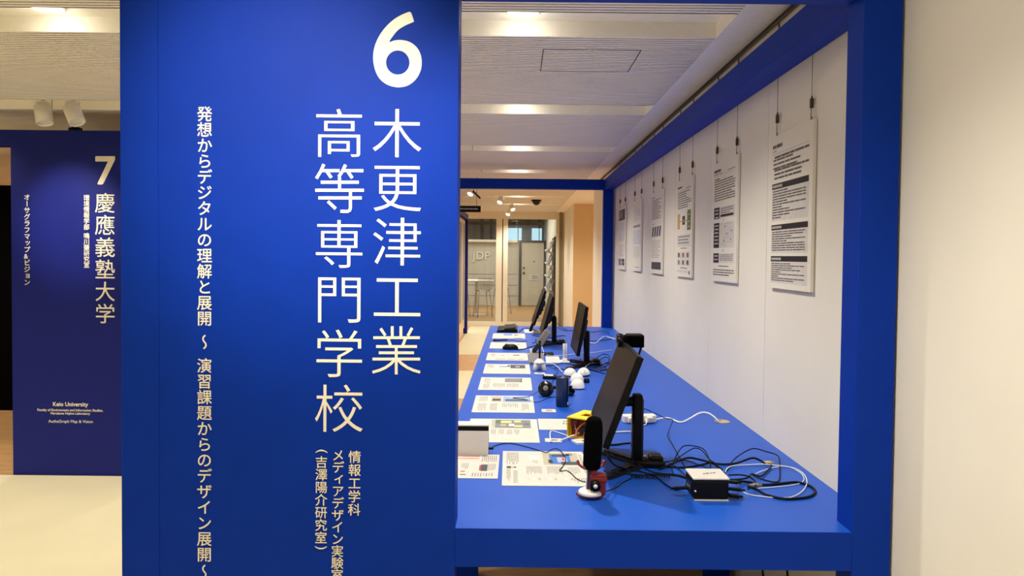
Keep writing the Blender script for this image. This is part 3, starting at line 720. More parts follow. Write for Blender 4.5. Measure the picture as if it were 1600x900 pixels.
sheet('small white sheet with faint text left of the yellow box', .108, 3.156, .135, .213, 0, dsm, 'printed_sheet', 'paper')
def dcard(q, l): q(.3, .35, .75, .65, INKG); q(.4, .4, .5, .6, INK, 1); q(.62, .38, .7, .62, PH['red'], 1)
for x, y, h, lab in ((.125, 2.944, .058, 'small white name card in front of the yellow box'), (.132, 3.516, .064, 'small white name card in front of the navy cylinder'), (.125, 4.657, .06, 'small white name card at the feet of the white tripod'), (.063, 5.585, .075, 'small white card at the far right corner of the sheet with brown pictures')):
    sheet(lab, x, y, .067, h, 0, dcard, 'name_card', 'card', 'small name cards on the table', th=.003)
def dpw(q, l): l(.3, .3, .75, .8, 3, INKL); q(.45, .5, .5, .56, INKG)
sheet('blank looking white sheet between the white box and the rod tower', .22, 5.17, .1, .33, -.02, dpw, 'printed_sheet', 'paper')

# ------------------------------------------------------------------ monitors
def monitor(name, label, root, off, tilt, w, h, stand, rz=0):
    """screen faces local -x; off = (x, z) of the screen centre from the foot of the stand"""
    t = thing(name, label, 'monitor', root, rz, 'computer monitors on the table')
    X = Matrix.Translation((off[0], 0, off[1])) @ Matrix.Rotation(R(tilt), 4, 'Y')
    hw, hh = w/2, h/2
    b = MB(); b.box((.0, -hw, -hh), (.022, hw, hh), BLACK, X, bev=.003); hs = b.build('housing', t)
    b = MB(); b.box((-.001, -hw+.006, -hh+.018), (.004, hw-.006, hh-.006), SCREEN, X); b.build('display', hs)
    b = MB(); b.box((.02, -hw*.72, -hh*.62), (.034, hw*.72, hh*.72), DGREY, X, bev=.012, seg=3); b.box((.03, -hw*.4, -hh*.42), (.052, hw*.4, hh*.45), BLACK, X, bev=.014, seg=3); b.build('back_cover', t)
    if stand == 'arm':
        mid = X @ Vector((.04, 0, -.04))
        b = MB(); b.box((-.038, -.024, .01), (-.004, .024, off[1]-.02), BLACK, bev=.007); b.box((-.041, -.016, .02), (-.0, .016, off[1]-.035), BLACKG, bev=.003); b.build('column', t)
        b = MB(); b.tube([(-.02, 0, off[1]-.045), tuple((Vector((-.02, 0, off[1]-.045))+mid)/2), tuple(mid)], .017, BLACK, n=10); b.build('tilt_arm', t)
        b = MB(); b.box((-.035, -.045, .004), (.075, .045, .026), BLACK, bev=.008); b.box((.02, -.03, .02), (.07, .03, .04), BLACK, bev=.008); b.lathe([(.03, .026), (.026, .032), (.0, .033)], BLACKG, n=20, cap=False); hb = b.build('stand_hub', t)
        b = MB(); b.box((-.037, -.035, .015), (-.03, .035, .023), REDP, bev=.002); b.build('red_trim', hb)
        for s in (-1, 1):
            b = MB(); L_ = .26; Z = Matrix.Rotation(s*R(-50)+math.pi, 4, 'Z')
            b.prism([(0, -.024), (L_*.6, -.02), (L_, -.009), (L_+.008, 0), (L_, .009), (L_*.6, .02), (0, .024)], .011, DGREY, Z @ Matrix.Translation((0, 0, .001))); b.prism([(0, -.018), (L_*.7, -.01), (L_*.7, .01), (0, .018)], .017, BLACK, Z @ Matrix.Translation((0, 0, .002))); b.build('foot', t)
    else:
        b = MB(); b.box((-.12, -.14, 0), (.05, .16, .008), PALE, bev=.003); b.build('base_plate', t, )
        b = MB(); b.tube([(-.06, -.02, .006), (-.05, -.02, .04), (-.03, -.02, .09), (.0, 0, off[1]-.08), (off[0]+.05, 0, off[1]-.03)], .016, BLACK, n=10); b.build('neck', t)
    return t
m1 = monitor('monitor', 'large black monitor nearest the front, with a camera clipped on top', (.458, 2.634, T), (-.112, .275), 20.2, .524, .315, 'arm', R(-1.7))
monitor('monitor', 'black monitor in the middle of the table, behind the white domes', (.512, 5.094, T), (-.084, .255), 9.8, .54, .325, 'arm')
monitor('monitor', 'black monitor near the far end, right one of the overlapping pair', (.352, 6.294, T), (-.093, .258), 15, .54, .325, 'arm')
monitor('monitor', 'farthest monitor, left one of the overlapping pair, on a flat pale base plate', (.21, 7.30, T), (.012-.0, .255), 18.4, .567, .341, 'plate')
# camera on the first monitor
t = thing('webcam', 'black boxy camera clipped on the top edge of the nearest monitor', 'webcam', (.407, 2.80, 1.163))
b = MB(); b.box((.012, -.03, .004), (.075, .03, .05), BLACKM, bev=.004); b.box((.014, -.031, .044), (.073, .031, .052), BLACK, bev=.003); b.build('body', t)
b = MB(); b.cyl((-.022, 0, .028), (.012, 0, .028), .021, BLACK, n=24); b.lathe([(.024, -.012), (.026, -.008), (.026, .006), (.024, .01)], BLACKG, Matrix.Translation((-.012, 0, .028)) @ Matrix.Rotation(R(90), 4, 'Y'), n=24); b.build('lens', t)
b = MB(); b.box((-.004, -.02, -.02), (.006, .02, .01), BLACK, bev=.002); b.tube([(.065, -.02, .006), (.05, -.02, -.035), (.02, -.02, -.03)], .004, BLACK, n=8); b.tube([(.02, -.025, .006), (.035, -.025, -.02), (.05, -.02, -.036)], .003, WHITE, n=8); b.build('clip', t)

# ------------------------------------------------------------------ microphone with red holder
t = thing('microphone', 'black foam covered microphone upright in a dark red holder at the table front', 'microphone', (.236, 2.27, T))
b = MB(); b.lathe([(.0, .011), (.03, .011), (.036, .012), (.037, .017), (.035, .023), (.028, .027), (.012, .028), (0, .028)], WHITE, n=36, cap=False); b.build('round_base', t)
b = MB(); tl = Matrix.Rotation(R(2.2), 4, 'Y')
b.lathe([(.0, .088), (.02, .089), (.026, .094), (.0275, .102), (.0285, .17), (.0275, .215), (.025, .235), (.02, .245), (.012, .25), (0, .2515)], BLACKM, Matrix.Translation((.0, 0, .0)) @ tl, n=32, cap=False); b.build('windscreen', t)
b = MB(); b.cyl((-.006, 0, .024), (-.003, 0, .095), .009, NAVYP, n=18, X=tl); b.cyl((-.013, -.006, .03), (-.011, -.006, .09), .002, WHITE, n=8); b.build('tube', t)
hd = None
def lyre(z, rad, dz, m):
    b = MB()
    pts = [(-rad, 0, z+dz), (-rad*.86, -.006, z+dz*.45), (-rad*.5, -.012, z+.002), (0, -.014, z-.002), (rad*.5, -.012, z+.002), (rad*.86, -.006, z+dz*.45), (rad, 0, z+dz)]
    b.tube(pts, .0042, m, n=10); return b
b = MB(); b.box((-.004, -.018, .012), (.046, .012, .078), RED, bev=.006); b.box((.0, -.02, .05), (.05, .0, .068), RED, bev=.005); b.box((.004, -.016, -.0), (.03, .01, .016), RED, bev=.004); b.box((.0, -.02, .074), (.02, .006, .094), RED, bev=.004); hd = b.build('holder', t)
b = lyre(.093, .04, .022, RED); b.tube([(.04, 0, .115), (.044, .004, .108), (.04, .004, .1)], .004, RED, n=8); b.build('cradle_arm', hd)
b = lyre(.0045, .041, .01, RED); b.build('cradle_arm', hd)
b = MB(); b.cyl((.012, -.018, .046), (.012, -.036, .046), .016, BLACK, n=24); kn = b.build('knob', hd)
b = MB(); b.cyl((.012, -.036, .046), (.012, -.038, .046), .0065, WHITE, n=18); b.build('knob_cap', kn)

# ------------------------------------------------------------------ mini computer
t = thing('mini_computer', 'small black box computer with silver top, among tangled cables at right front', 'computer', (.601, 2.302, T))
b = MB(); b.box((-.055, -.052, .004), (.055, .052, .064), BLACK, bev=.008, seg=3); b.box((-.05, -.0525, .0), (.054, .048, .004), SILVER, bev=.001); b.build('case', t)
b = MB(); b.box((-.056, -.053, .064), (.056, .053, .0705), SILVER, bev=.003)
for k, (a, c) in enumerate(((-.014, .008), (-.003, .012), (.009, .008), (.02, .006))):
    b.box((a, -.012+.004*k, .0705), (a+.003, -.012+.004*k+c, .0709), DGREY); b.box((a+.005, -.010+.004*k, .0705), (a+.0075, -.010+.004*k+c*.8, .0709), DGREY); b.box((a, -.006+.004*k, .0705), (a+.008, -.004+.004*k, .0709), DGREY)
b.build('lid', t)
b = MB(); b.cyl((-.048, -.05, .03), (-.048, -.0535, .03), .003, WHITE, n=10); b.build('power_light', t)
b = MB(); b.box((-.0565, -.03, .02), (-.0545, .03, .05), BLACKG); b.box((-.0575, -.018, .025), (-.0565, -.004, .035), GREY); b.box((-.0575, .004, .025), (-.0565, .018, .035), GREY); b.build('port_panel', t)
def plug(label, p, d, ln, r_=.007, m=BLACK):
    t = thing('cable_plug', label, 'plug', p); d = Vector(d).normalized()
    b = MB(); Y = d.to_track_quat('X', 'Z').to_matrix().to_4x4(); b.box((0, -r_, -r_*.6), (ln, r_, r_*.6), m, Y, bev=.002); b.build('grip', t)
    b = MB(); b.cyl(d*ln, d*(ln+.012), r_*.5, m, n=8); b.build('strain_relief', t)
plug('long black plug at the left side of the mini computer', (.542, 2.285, T+.03), (-1, 0, -.05), .045)
plug('upper black plug at the right side of the mini computer', (.66, 2.3, T+.046), (1, 0, -.1), .035)
plug('middle black plug at the right side of the mini computer', (.66, 2.277, T+.031), (1, .0, -.1), .04)
plug('lowest black plug at the right side of the mini computer', (.66, 2.262, T+.014), (1, .1, -.12), .03, .009)

# ------------------------------------------------------------------ silver box, yellow box and other exhibits
t = thing('silver_box', 'upright pale silver box with a black stripe, beside the sign panel edge', 'box', (-.175, 2.745, T), 0)
b = MB(); b.box((-.09, 0, 0), (.081, .058, .112), PALE, bev=.002); b.build('case', t)
b = MB(); b.box((-.0895, -.0006, .091), (.0815, .004, .108), BLACK); b.build('black_stripe', t)
b = MB(); b.box((-.0895, .001, .112), (.0805, .057, .1135), WHITE, bev=.0006); b.box((-.03, .02, .1135), (.01, .03, .114), INKL); b.build('lid', t)
b = MB(); b.box((.081, .01, .018), (.1, .024, .026), BLACK, bev=.002); b.build('plug', t)

t = thing('yellow_box', 'open yellow plastic box with wires and red inside, behind the microphone', 'box', (.216, 3.035, T), R(-31))
w, d, h = .1, .16, .08
b = MB(); wl = .005
b.box((0, 0, 0), (w, d, wl), YELLOW); b.box((0, 0, wl), (wl, d, h), YELLOW); b.box((w-wl, 0, wl), (w, d, h), YELLOW); b.box((wl, d-wl, wl), (w-wl, d, h), YELLOW)
for lo, hi in (((0, 0), (w, .05)), ((0, .1), (w, d)), ((0, .05), (.035, .1)), ((.075, .05), (w, .1))): b.box((lo[0], lo[1], h), (hi[0], hi[1], h+wl), YELLOW)
b.build('shell', t)
b = MB(); b.box((wl+.001, d*.22, wl), (w-wl-.001, d*.22+.004, h-.004), BROWN); b.box((.01, d*.22-.014, .045), (.035, d*.22, .07), RED); b.box((.05, d*.22-.012, .015), (.08, d*.22, .045), DGREY); b.box((.012, d*.22-.008, .012), (.04, d*.22, .035), RED); b.build('circuit_board', t)
for k, (pts, m) in enumerate(([[(.02, .03, .06), (.03, .02, .05), (.045, -.01, .025), (.05, -.02, .01)], BROWN], [[(.08, .03, .07), (.062, .0, .055), (.05, -.012, .03), (.055, -.025, .01)], ORANGE], [[(.03, .03, .03), (.028, .02, .05), (.04, .0, .04), (.06, -.01, .02)], GREY], [[(.07, .03, .03), (.075, .02, .06), (.085, .0, .04), (.08, -.02, .01)], ORANGE])):
    b = MB(); b.tube(pts, .002, m, n=6); b.build('wire', t)
t = thing('breadboard', 'white breadboard with black plugs in front of the yellow box', 'circuit board', (.285, 2.955, T), R(22))
b = MB(); b.box((-.05, -.028, 0), (.075, .028, .009), WHITE, bev=.001)
b.box((-.045, -.002, .009), (.07, .002, .0094), GREY); b.build('board', t)
b = MB(); b.box((-.0, .006, .009), (.012, .014, .03), BLACK); b.box((.03, .0, .009), (.04, .008, .034), BLACK); b.build('header', t)
b = MB(); b.box((-.02, -.018, .009), (-.004, -.008, .0125), GREY); b.build('chip', t)

t = thing('cylinder_speaker', 'dark navy cylinder standing upright between headphones and white domes', 'speaker', (.237, 3.668, T))
b = MB(); b.lathe([(.028, 0), (.0315, .003), (.0315, .143), (.0295, .147), (.027, .147), (.0265, .143), (0, .142)], NAVYP, n=40, cap=False); b.build('body', t)
b = MB(); b.box((.022, -.026, .003), (.026, -.018, .14), BLACK); b.build('seam_strip', t)
b = MB(); b.box((.0235, -.0262, .012), (.0275, -.0215, .026), PALE, bev=.001); b.build('button', t)

t = thing('headphones', 'black over-ear headphones lying on the table behind the navy cylinder', 'headphones', (.225, 3.93, T), R(8))
def cup(x, ang, flat=False):
    X = (Matrix.Translation((x, .03, .02)) @ Matrix.Rotation(R(25), 4, 'Y')) if flat else Matrix.Translation((x, 0, .042)) @ Matrix.Rotation(R(ang), 4, 'Z') @ Matrix.Rotation(R(72+180), 4, 'X')
    b = MB(); b.lathe([(0, -.014), (.03, -.014), (.039, -.008), (.041, .0), (.038, .012), (.03, .014)], BLACKG, X, n=28, cap=False); c = b.build('ear_cup', t)
    b = MB(); r_ = .031
    b.tube([(r_*math.cos(k*math.pi/8), r_*math.sin(k*math.pi/8), .014) for k in range(17)], .011, BLACKM, n=10, smooth_path=0, X=X); b.build('ear_pad', c)
    b = MB(); b.lathe([(0, .0165), (.012, .0165), (.014, .014)], GREY, X @ Matrix.Diagonal((1, 1, -1, 1)), n=18, cap=False); b.build('badge', c)
cup(-.06, -15); cup(.06, 40, True)
b = MB(); b.tube([(-.05, .02, .05), (-.045, .09, .04), (-.0, .15, .022), (.05, .14, .02), (.085, .09, .03), (.08, .02, .045)], .009, BLACK, n=10); b.build('headband', t)

doms = [(891, 589, 4.6, 'left rear', 8), (913, 589, 4.62, 'right rear', -8), (903, 601, 4.37, 'middle', 0), (903.5, 610, 4.17, 'front', 0)]
for k, (px, py, yy, nm, ti) in enumerate(doms):
    v = at_z(px, py, T); t = thing('white_dome', 'glossy white dome, the %s one of the cluster of four' % nm, 'dome', (v.x, yy, T), 0, 'glossy white domes on the table')
    X = Matrix.Translation((0, 0, .006 if k < 3 else .004)) @ Matrix.Rotation(R(ti), 4, 'Y') @ Matrix.Diagonal((1, 1, 1.18 if k > 1 else 1.05, 1))
    b = MB(); b.lathe([(.0415*math.cos(a*math.pi/18), .0415*math.sin(a*math.pi/18)+.002) for a in range(10)][:-1]+[(0, .0435)], mat('gloss_white', (240, 238, 230), .12, var=.01), X, n=36, cap=False); b.build('shell', t)
    b = MB(); b.lathe([(0, -.002), (.039, -.002), (.041, .002), (.0, .003)], BLACK if k == 3 else DGREY, X, n=32, cap=False); b.build('base_ring', t)
v = at_z(918, 600, T)
t = thing('small_adapter', 'small black adapter box lying right of the white domes', 'adapter', (v.x, 4.38, T)); b = MB(); b.box((-.015, -.02, 0), (.015, .02, .022), BLACK, bev=.003); b.build('case', t); b = MB(); b.cyl((0, -.02, .01), (0, -.032, .01), .004, DGREY, n=10); b.build('strain_relief', t)
v = at_z(860, 593, T)
t = thing('handheld_device', 'small black device with a white face, behind the headphones', 'gadget', (v.x, 4.5, T), R(-4))
b = MB(); b.box((-.045, -.03, 0), (.04, .03, .02), BLACK, bev=.007, seg=3); b.build('case', t)
b = MB(); b.box((-.036, -.024, .02), (.018, .024, .0225), WHITE, bev=.002); b.build('face', t)

# white tripod with black rod and grey head
t = thing('tripod_stand', 'white three-legged stand with a black rod behind the small name card', 'stand', (.162, 4.82, T))
b = MB(); b.lathe([(0, .078), (.012, .077), (.024, .068), (.036, .055), (.037, .05), (.02, .048), (0, .048)], WHITE, n=28, cap=False); b.build('hub', t)
for a in (205, 335, 90):
    c = Vector((math.cos(R(a)), math.sin(R(a)), 0)); b = MB(); b.cyl(c*.022+Vector((0, 0, .052)), c*.036+Vector((0, 0, .0)), .012, WHITE, r1=.015, n=16); b.build('leg', t)
b = MB(); b.cyl((0, 0, .07), (0.0, 0, .185), .0065, BLACK, n=14); b.ball((0, 0, .186), .009, BLACK, n=12); b.build('rod', t)
# grey flat head on a clamp, behind
t = thing('clamp_arm', 'tilted grey gadget held up by a dark clamp arm behind the white box', 'gadget', (.145, 5.62, T))
def ty(px, py, y=5.62): v = at_y(px, py, y); return Vector((v.x-.145, 0, v.z-T))
A_, B_ = ty(856, 519), ty(842, 538); d_ = (A_-B_); X = Matrix.Translation((A_+B_)/2) @ d_.to_track_quat('Z', 'Y').to_matrix().to_4x4(); ln = d_.length
b = MB(); b.box((-.018, -.03, -ln/2-.005), (.018, .03, ln/2+.01), GREY, X, bev=.012, seg=3); b.build('head', t)
C_ = ty(832, 552); d_ = B_-C_; X = Matrix.Translation((B_+C_)/2) @ d_.to_track_quat('Z', 'Y').to_matrix().to_4x4(); ln = d_.length
b = MB(); b.box((-.013, -.016, -ln/2), (.013, .016, ln/2+.01), DGREY, X, bev=.005); b.tube([B_, B_+Vector((.01, 0, -.02)), B_+Vector((.005, 0, -.06))], .006, BLACK, n=8); b.build('clamp', t)
b = MB(); b.box((C_.x-.02, -.02, .009), (C_.x-.002, .02, .04), WHITE, bev=.003); b.build('jaw', t)
b = MB(); b.cyl((C_.x+.02, .02, 0), (C_.x+.02, .02, C_.z+.02), .009, BLACK, n=12); b.box((C_.x-.03, -.04, 0), (C_.x+.16, .08, .008), BLACK, bev=.003); b.build('base', t)
t = thing('carton', 'small open white carton behind the white tripod', 'box', (.147, 5.09, T), R(-2))
b = MB(); w, d, h = .105, .1, .066
b.box((-w/2, 0, 0), (w/2, .003, h), PAPER); b.box((-w/2, d-.003, 0), (w/2, d, h), PAPER); b.box((-w/2, 0, 0), (-w/2+.003, d, h), PAPER); b.box((w/2-.003, 0, 0), (w/2, d, h), PAPER); b.box((-w/2, 0, 0), (w/2, d, .003), PAPER); b.build('box_body', t)
b = MB(); b.box((-.03, .01, .02), (.02, d-.01, h-.012), RED, bev=.004); b.build('contents', t)
b = MB(); b.poly([(-w/2+.01, -.0006, .004), (-w/2+.03, -.0006, .004), (-w/2+.03, -.0006, .012), (-w/2+.01, -.0006, .012)], INK); b.build('printed_mark', t, recalc=False)
t = thing('rod_tower', 'white model tower of three upright rods on a square base', 'model', (.352, 5.23, T))
b = MB(); b.box((-.032, -.05, 0), (.032, .05, .008), WHITE, bev=.001); b.box((-.018, -.018, .008), (.018, .018, .024), WHITE, bev=.004); b.build('base', t)
for x, y in ((-.011, -.01), (.0, .012), (.011, -.01)):
    b = MB(); b.cyl((x, y, .02), (x, y, .13), .0036, WHITE, n=12); b.build('rod', t)
# power strip and grommet
t = thing('power_strip', 'white power strip with plugs behind the column of the nearest monitor', 'power strip', (.56, 3.33, T), R(8))
b = MB(); b.box((-.075, -.022, 0), (.075, .022, .034), WHITE, bev=.004); b.build('body', t)
for x in (-.045, .0, .04):
    b = MB(); b.box((x-.014, -.045, .006), (x+.014, -.022, .03), WHITE, bev=.004); b.build('plug', t)
t = thing('cable_grommet', 'beige cable hole cover near the wall where the white cable ends', 'cable cover', (.941, 3.357, T))
b = MB(); b.lathe([(.034, 0), (.034, .002), (.03, .004), (0, .0045)], TAN, n=28, cap=False); b.build('cap', t)
b = MB(); b.box((-.03, -.006, .003), (-.006, .006, .0056), BROWN); b.build('slot', t)

# keyboard, mouse
t = thing('keyboard', 'black keyboard with a palm rest at the far left corner of the table', 'keyboard', (-.075, 7.43, T), R(0))
b = MB(); b.prism([(-.1, 0), (.098, 0), (.1, .03), (.06, .036), (-.03, .028), (-.09, .02), (-.1, .01)], .44, BLACK, Matrix.Translation((0, .22, 0)) @ Matrix.Rotation(R(90), 4, 'X')); b.build('body', t)
for r_ in range(5):
    for c_ in range(14):
        x = -.018+r_*.0225; y = -.2+c_*.0292
        b = MB(); b.box((x-.0095, y-.0125, .027+r_*.0022), (x+.0095, y+.0125, .043+r_*.002), DGREY, bev=.003, seg=1); b.build('key', t)
t = thing('mouse', 'black computer mouse on the near edge of a printed sheet', 'mouse', (-.035, 5.9, T+.0026))
b = MB(); prof = [(1, 0), (1, .16), (.96, .4), (.85, .65), (.65, .85), (.35, .97), (0, 1)]
b.lathe(prof, BLACK, Matrix.Diagonal((.063, .034, .042, 1)), n=32, cap=True); b.build('body', t)
b = MB(); b.cyl((-.03, -.004, .036), (-.03, .004, .036), .008, GREY, n=14); b.build('scroll_wheel', t)

# ------------------------------------------------------------------ cables
def cable(label, pts, r_=.0024, m=None, name='cable', group=None, ends=None):
    """points are (px, py, height above table) or 3-D vectors"""
    P = []
    for p in pts:
        if isinstance(p, Vector): P.append(p); continue
        px, py, h = p if len(p) == 3 else (p[0], p[1], 0)
        P.append(at_z(px, py, T+h+r_+.0002))
    b = MB(); b.tube(P, r_, m or CABLE, n=8, smooth_path=5, zmin=T+r_+.0003)
    o = b.build(name, origin=P[0]); tag(o, label, 'cable', group)
    return o
def z3(x, y): return (930+x/4.444, 680+y/4.444)
def pc(l): return [z3(*p[:2])+((p[2],) if len(p) > 2 else ()) for p in l]
cable('thick black cable running from the monitor stand to the tan cable tie', pc([(440, 235), (540, 195, .01), (640, 158, .02), (720, 168, .015), (840, 198, .004), (940, 200), (1010, 185, .01), (1090, 158, .022), (1140, 172, .012), (1180, 198, .004)]), .0038)
cable('thick black cable looping widest towards the table front right', pc([(945, 318, .03), (1040, 322, .004), (1180, 345), (1300, 335), (1400, 326), (1490, 352), (1530, 392), (1490, 425), (1400, 440), (1300, 440), (1190, 415), (1120, 378, .01), (1060, 356, .02)]), .004)
cable('thick black cable crossing behind the mini computer from the stand', pc([(480, 215), (560, 222), (640, 222), (740, 205), (800, 192, .004), (850, 215), (880, 240)]), .0035)
cable('thin black cable rising in a pointed loop near the wall', pc([(900, 262), (930, 225), (945, 190, .01), (1000, 140, .02), (1095, 93, .03), (1180, 112, .02), (1265, 140, .01), (1280, 190, .006), (1284, 260), (1278, 312), (1250, 326), (1180, 312), (1120, 290, .004), (1080, 270, .01)]), .0022)
cable('thin black cable arching over the thick cables left of the mini computer', pc([(540, 190), (575, 120, .02), (615, 76, .03), (680, 74, .03), (750, 95, .025), (785, 150, .015), (800, 200, .006), (795, 240)]), .0022)
cable('thin black cable with a lower arch beside the mini computer', pc([(520, 205), (580, 155, .015), (640, 115, .025), (690, 90, .03), (740, 105, .025), (790, 165, .015), (840, 200, .01), (870, 240)]), .002)
cable('thin black cable hanging from the monitor column down to the tangle', [at_x(997, 634, .486), at_x(1022, 645, .52), at_z(1040, 653.5, T+.045), at_z(1051, 656, T+.035), at_z(1047, 668, T+.025), at_z(1043, 681, T+.018), at_z(1050, 693, T+.012), (1058, 708, .006), (1066, 722), (1074, 737)], .0018)
cable('thin white cable forming the large circle at right of the mini computer', pc([(905, 262), (915, 232, .012), (960, 212, .006), (1080, 204, .004), (1170, 202, .008), (1290, 212, .006), (1390, 232, .004), (1450, 272, .004), (1470, 325, .004), (1450, 375, .004), (1400, 415, .002), (1345, 434)]), .0017, WHITEC)
cable('thin white cable forming the inner circle at right of the mini computer', pc([(1085, 282, .006), (1160, 248, .004), (1250, 222, .004), (1340, 222), (1420, 258), (1450, 300), (1430, 330), (1360, 348), (1250, 360), (1130, 368, .004)]), .0016, WHITEC)
cable('thin white cable lying flat under the plugs of the mini computer', pc([(1030, 395), (1070, 412), (1150, 424), (1250, 434), (1340, 434)]), .0016, WHITEC)
cable('black cable from the mini computer curling up to the grey cable knot', pc([(925, 278, .03), (1000, 275, .03), (1060, 285, .02), (1100, 310, .012), (1118, 335, .01), (1105, 358, .012), (1060, 375, .02)]), .0026)
cable('black cable tied in a knot between the two white circles', pc([(930, 310, .02), (1010, 305, .01), (1060, 295, .008), (1085, 270, .008), (1110, 275, .006), (1150, 285, .004), (1190, 252, .003), (1225, 215, .004), (1200, 200, .006)]), .003)
cable('black cable sagging from the screen bottom to the plug at left of the mini computer', [at_x(947, 704, .33), at_z(951, 716, T+.06), at_z(961, 727, T+.03), (978, 733, .02), (1000, 737, .02), (1026, 742, .015), (1052, 743, .02), (1074, 746, .03)], .0026)
cable('black cable under the nearest screen running along the stand hub', [at_x(953, 706, .34), at_z(970, 717, T+.04), at_z(988, 727, T+.045), at_z(1004, 738, T+.035), (1025, 745, .004), (1040, 757), (1055, 765), (1066, 763), (1075, 755, .01)], .0022)
cable('black cable from the monitor stand ending at the mini computer port', pc([(300, 205, .035), (380, 250, .03), (450, 265, .02), (540, 272, .015), (600, 280, .02), (648, 298, .03)]), .0024)
cable('black cable dropping behind the mini computer in a narrow curl', pc([(530, 195), (535, 240), (545, 270), (590, 290, .006), (640, 305, .02)]), .002)
cable('black cable leading from the stand diagonally to the mini computer', pc([(520, 195, .004), (570, 225, .004), (610, 262, .01), (648, 296, .03)]), .002)
cable('thin black cable behind the stand to the loop crossing', pc([(340, 155, .03), (420, 178, .01), (500, 184), (560, 172, .006), (640, 178), (720, 205), (790, 232)]), .0018)
b = MB(); P = [at_z(*z3(x, y), T+.006) for x, y in ((245, 285), (300, 292), (370, 292), (440, 285), (515, 290))]
Q = []
for i in range(81):
    t_ = i/80*(len(P)-1); k = min(int(t_), len(P)-2); c = P[k].lerp(P[k+1], t_-k); a = i*math.pi/2; Q.append(c+Vector((0, .006*math.cos(a), .006*math.sin(a)+.003)))
b.tube(Q, .0018, CABLE, n=6, smooth_path=2); o = b.build('coiled_cable', origin=Q[0]); tag(o, 'black coiled cable lying in front of the nearest monitor stand', 'cable')
cable('black cable from the red holder curving to the stand foot', [(946, 768, .02), (952, 766, .008), (964, 761), (975, 753), (986, 748)], .0018)
cable('black cable from the back of the microphone to the coiled cable', [(944, 736, .085), (956, 737, .06), (972, 739, .025), (990, 743, .006)], .0018)
b = MB(); b.ball((0, 0, .006), .012, TAN, sc=(1.5, .8, .6), n=12); b.cyl((-.02, .004, .006), (.022, -.004, .006), .004, TAN, n=8); o = b.build('cable_tie'); o.location = at_z(*z3(1200, 203), T); tag(o, 'tan cable tie bundling cables near the wall', 'cable tie')
b = MB(); b.ball((0, 0, .007), .01, GREY, sc=(1.6, .9, .7), n=12); b.cyl((-.02, 0, .007), (.02, .002, .007), .0045, GREY, n=8); o = b.build('cable_tie'); o.location = at_z(*z3(1115, 362), T+.004); tag(o, 'grey cable tie beside the plugs of the mini computer', 'cable tie')
# white cables of the power strip
cable('white power cable bending up to the beige cable hole cover', [(1012, 651, .01), (1020, 656, .004), (1040, 653, .008), (1052, 656, .004), (1064, 660), (1078, 654, .012), (1092, 646, .03), (1104, 645, .035), (1114, 650, .025), (1123, 659, .004)], .004, WHITEC)
cable('white cable curling down at the left plug of the power strip', [(983, 648, .02), (981, 655, .012), (986, 660), (992, 661), (997, 657)], .003, WHITEC)
cable('white cable curling down at the right plug of the power strip', [(1008, 652, .02), (1010, 660, .006), (1008, 664), (1003, 664)], .003, WHITEC)
cable('short white cable crossing behind the nearest screen', [(955, 676), (968, 675), (980, 674.5), (991, 675)], .0035, WHITEC)
cable('thick black cable crossing behind the nearest monitor column', [(940, 694), (960, 695), (976, 693, .004), (994, 692, .01)], .004)
# table left
cable('thin black cable leading from the silver box across the large front sheet', [(767, 699, .008), (775, 696), (785, 693.5), (800, 693), (820, 697.5), (838, 702.5), (853, 707, .003), (860, 703.5, .006), (867, 701, .008), (875, 703.5, .006), (881, 711, .004), (884, 718, .003), (880, 728, .003), (874.5, 735, .003), (879, 736, .003), (885, 735, .003), (893, 740, .003), (900, 747, .003), (908, 751.5, .003), (915, 753, .003)], .0016)
cable('white cable of the breadboard looping over the small name card', [(861, 690, .006), (859.5, 682, .004), (861, 673.5), (872, 676), (884, 680, .003), (890, 684, .004)], .0022, WHITEC)
cable('white cable leading from the name card into the yellow box', [(876, 688, .004), (886, 684, .008), (897, 680, .012), (905, 676, .02)], .003, WHITEC)
cable('thin black headphone cable lying across the third large sheet', [(846, 608, .03), (840, 612, .012), (830, 618, .003), (820, 620.5, .003), (802, 621.5, .003), (806, 622.5, .003), (820, 624, .003), (836, 628.5), (845, 627), (856, 622), (870, 619.5)], .0014)
cable('thin black cable running from the headphones up to the black device', [(862, 600, .02), (863, 596, .006), (866, 592), (868, 589.5)], .0014)
cable('thin black cable under the white tripod rising to the far sheets', [(862, 590, .01), (872, 580), (862, 575), (854, 570)], .0014)
cable('white cable arching from the white tripod to the left rear dome', [(851, 567, .03), (862, 568, .03), (870, 572, .025), (876, 578, .012), (879, 581, .01)], .0024, WHITEC)
cable('grey white cable arching from the right rear dome to the middle stand', [(912.5, 578.5, .044), (915, 573, .03), (922, 568, .02), (932, 567.5, .015), (944, 568, .01)], .0018, WHITEC)
cable('long thin white cable sweeping behind the rod tower', [(846, 538, .02), (848, 546), (852, 553), (860, 555.5), (875, 555.5), (893, 553.5), (910, 551.5), (930, 550.5), (945, 548), (956, 547)], .0022, WHITEC)
cable('white cable in a peak beyond the middle monitor', [(916, 533), (925, 536), (932, 535, .004), (940, 528, .01), (946, 525.5, .014), (952, 527, .008), (962, 530)], .0035, WHITEC)
cable('black cable in a bow at the far right of the table', [(900, 519), (915, 517), (925, 519, .004), (932, 518, .008), (940, 517, .01), (948, 519, .006), (952, 521)], .003)
cable('black cable lying behind the middle monitor towards the wall', [(914, 532), (930, 533), (944, 531.5), (956, 530)], .003)
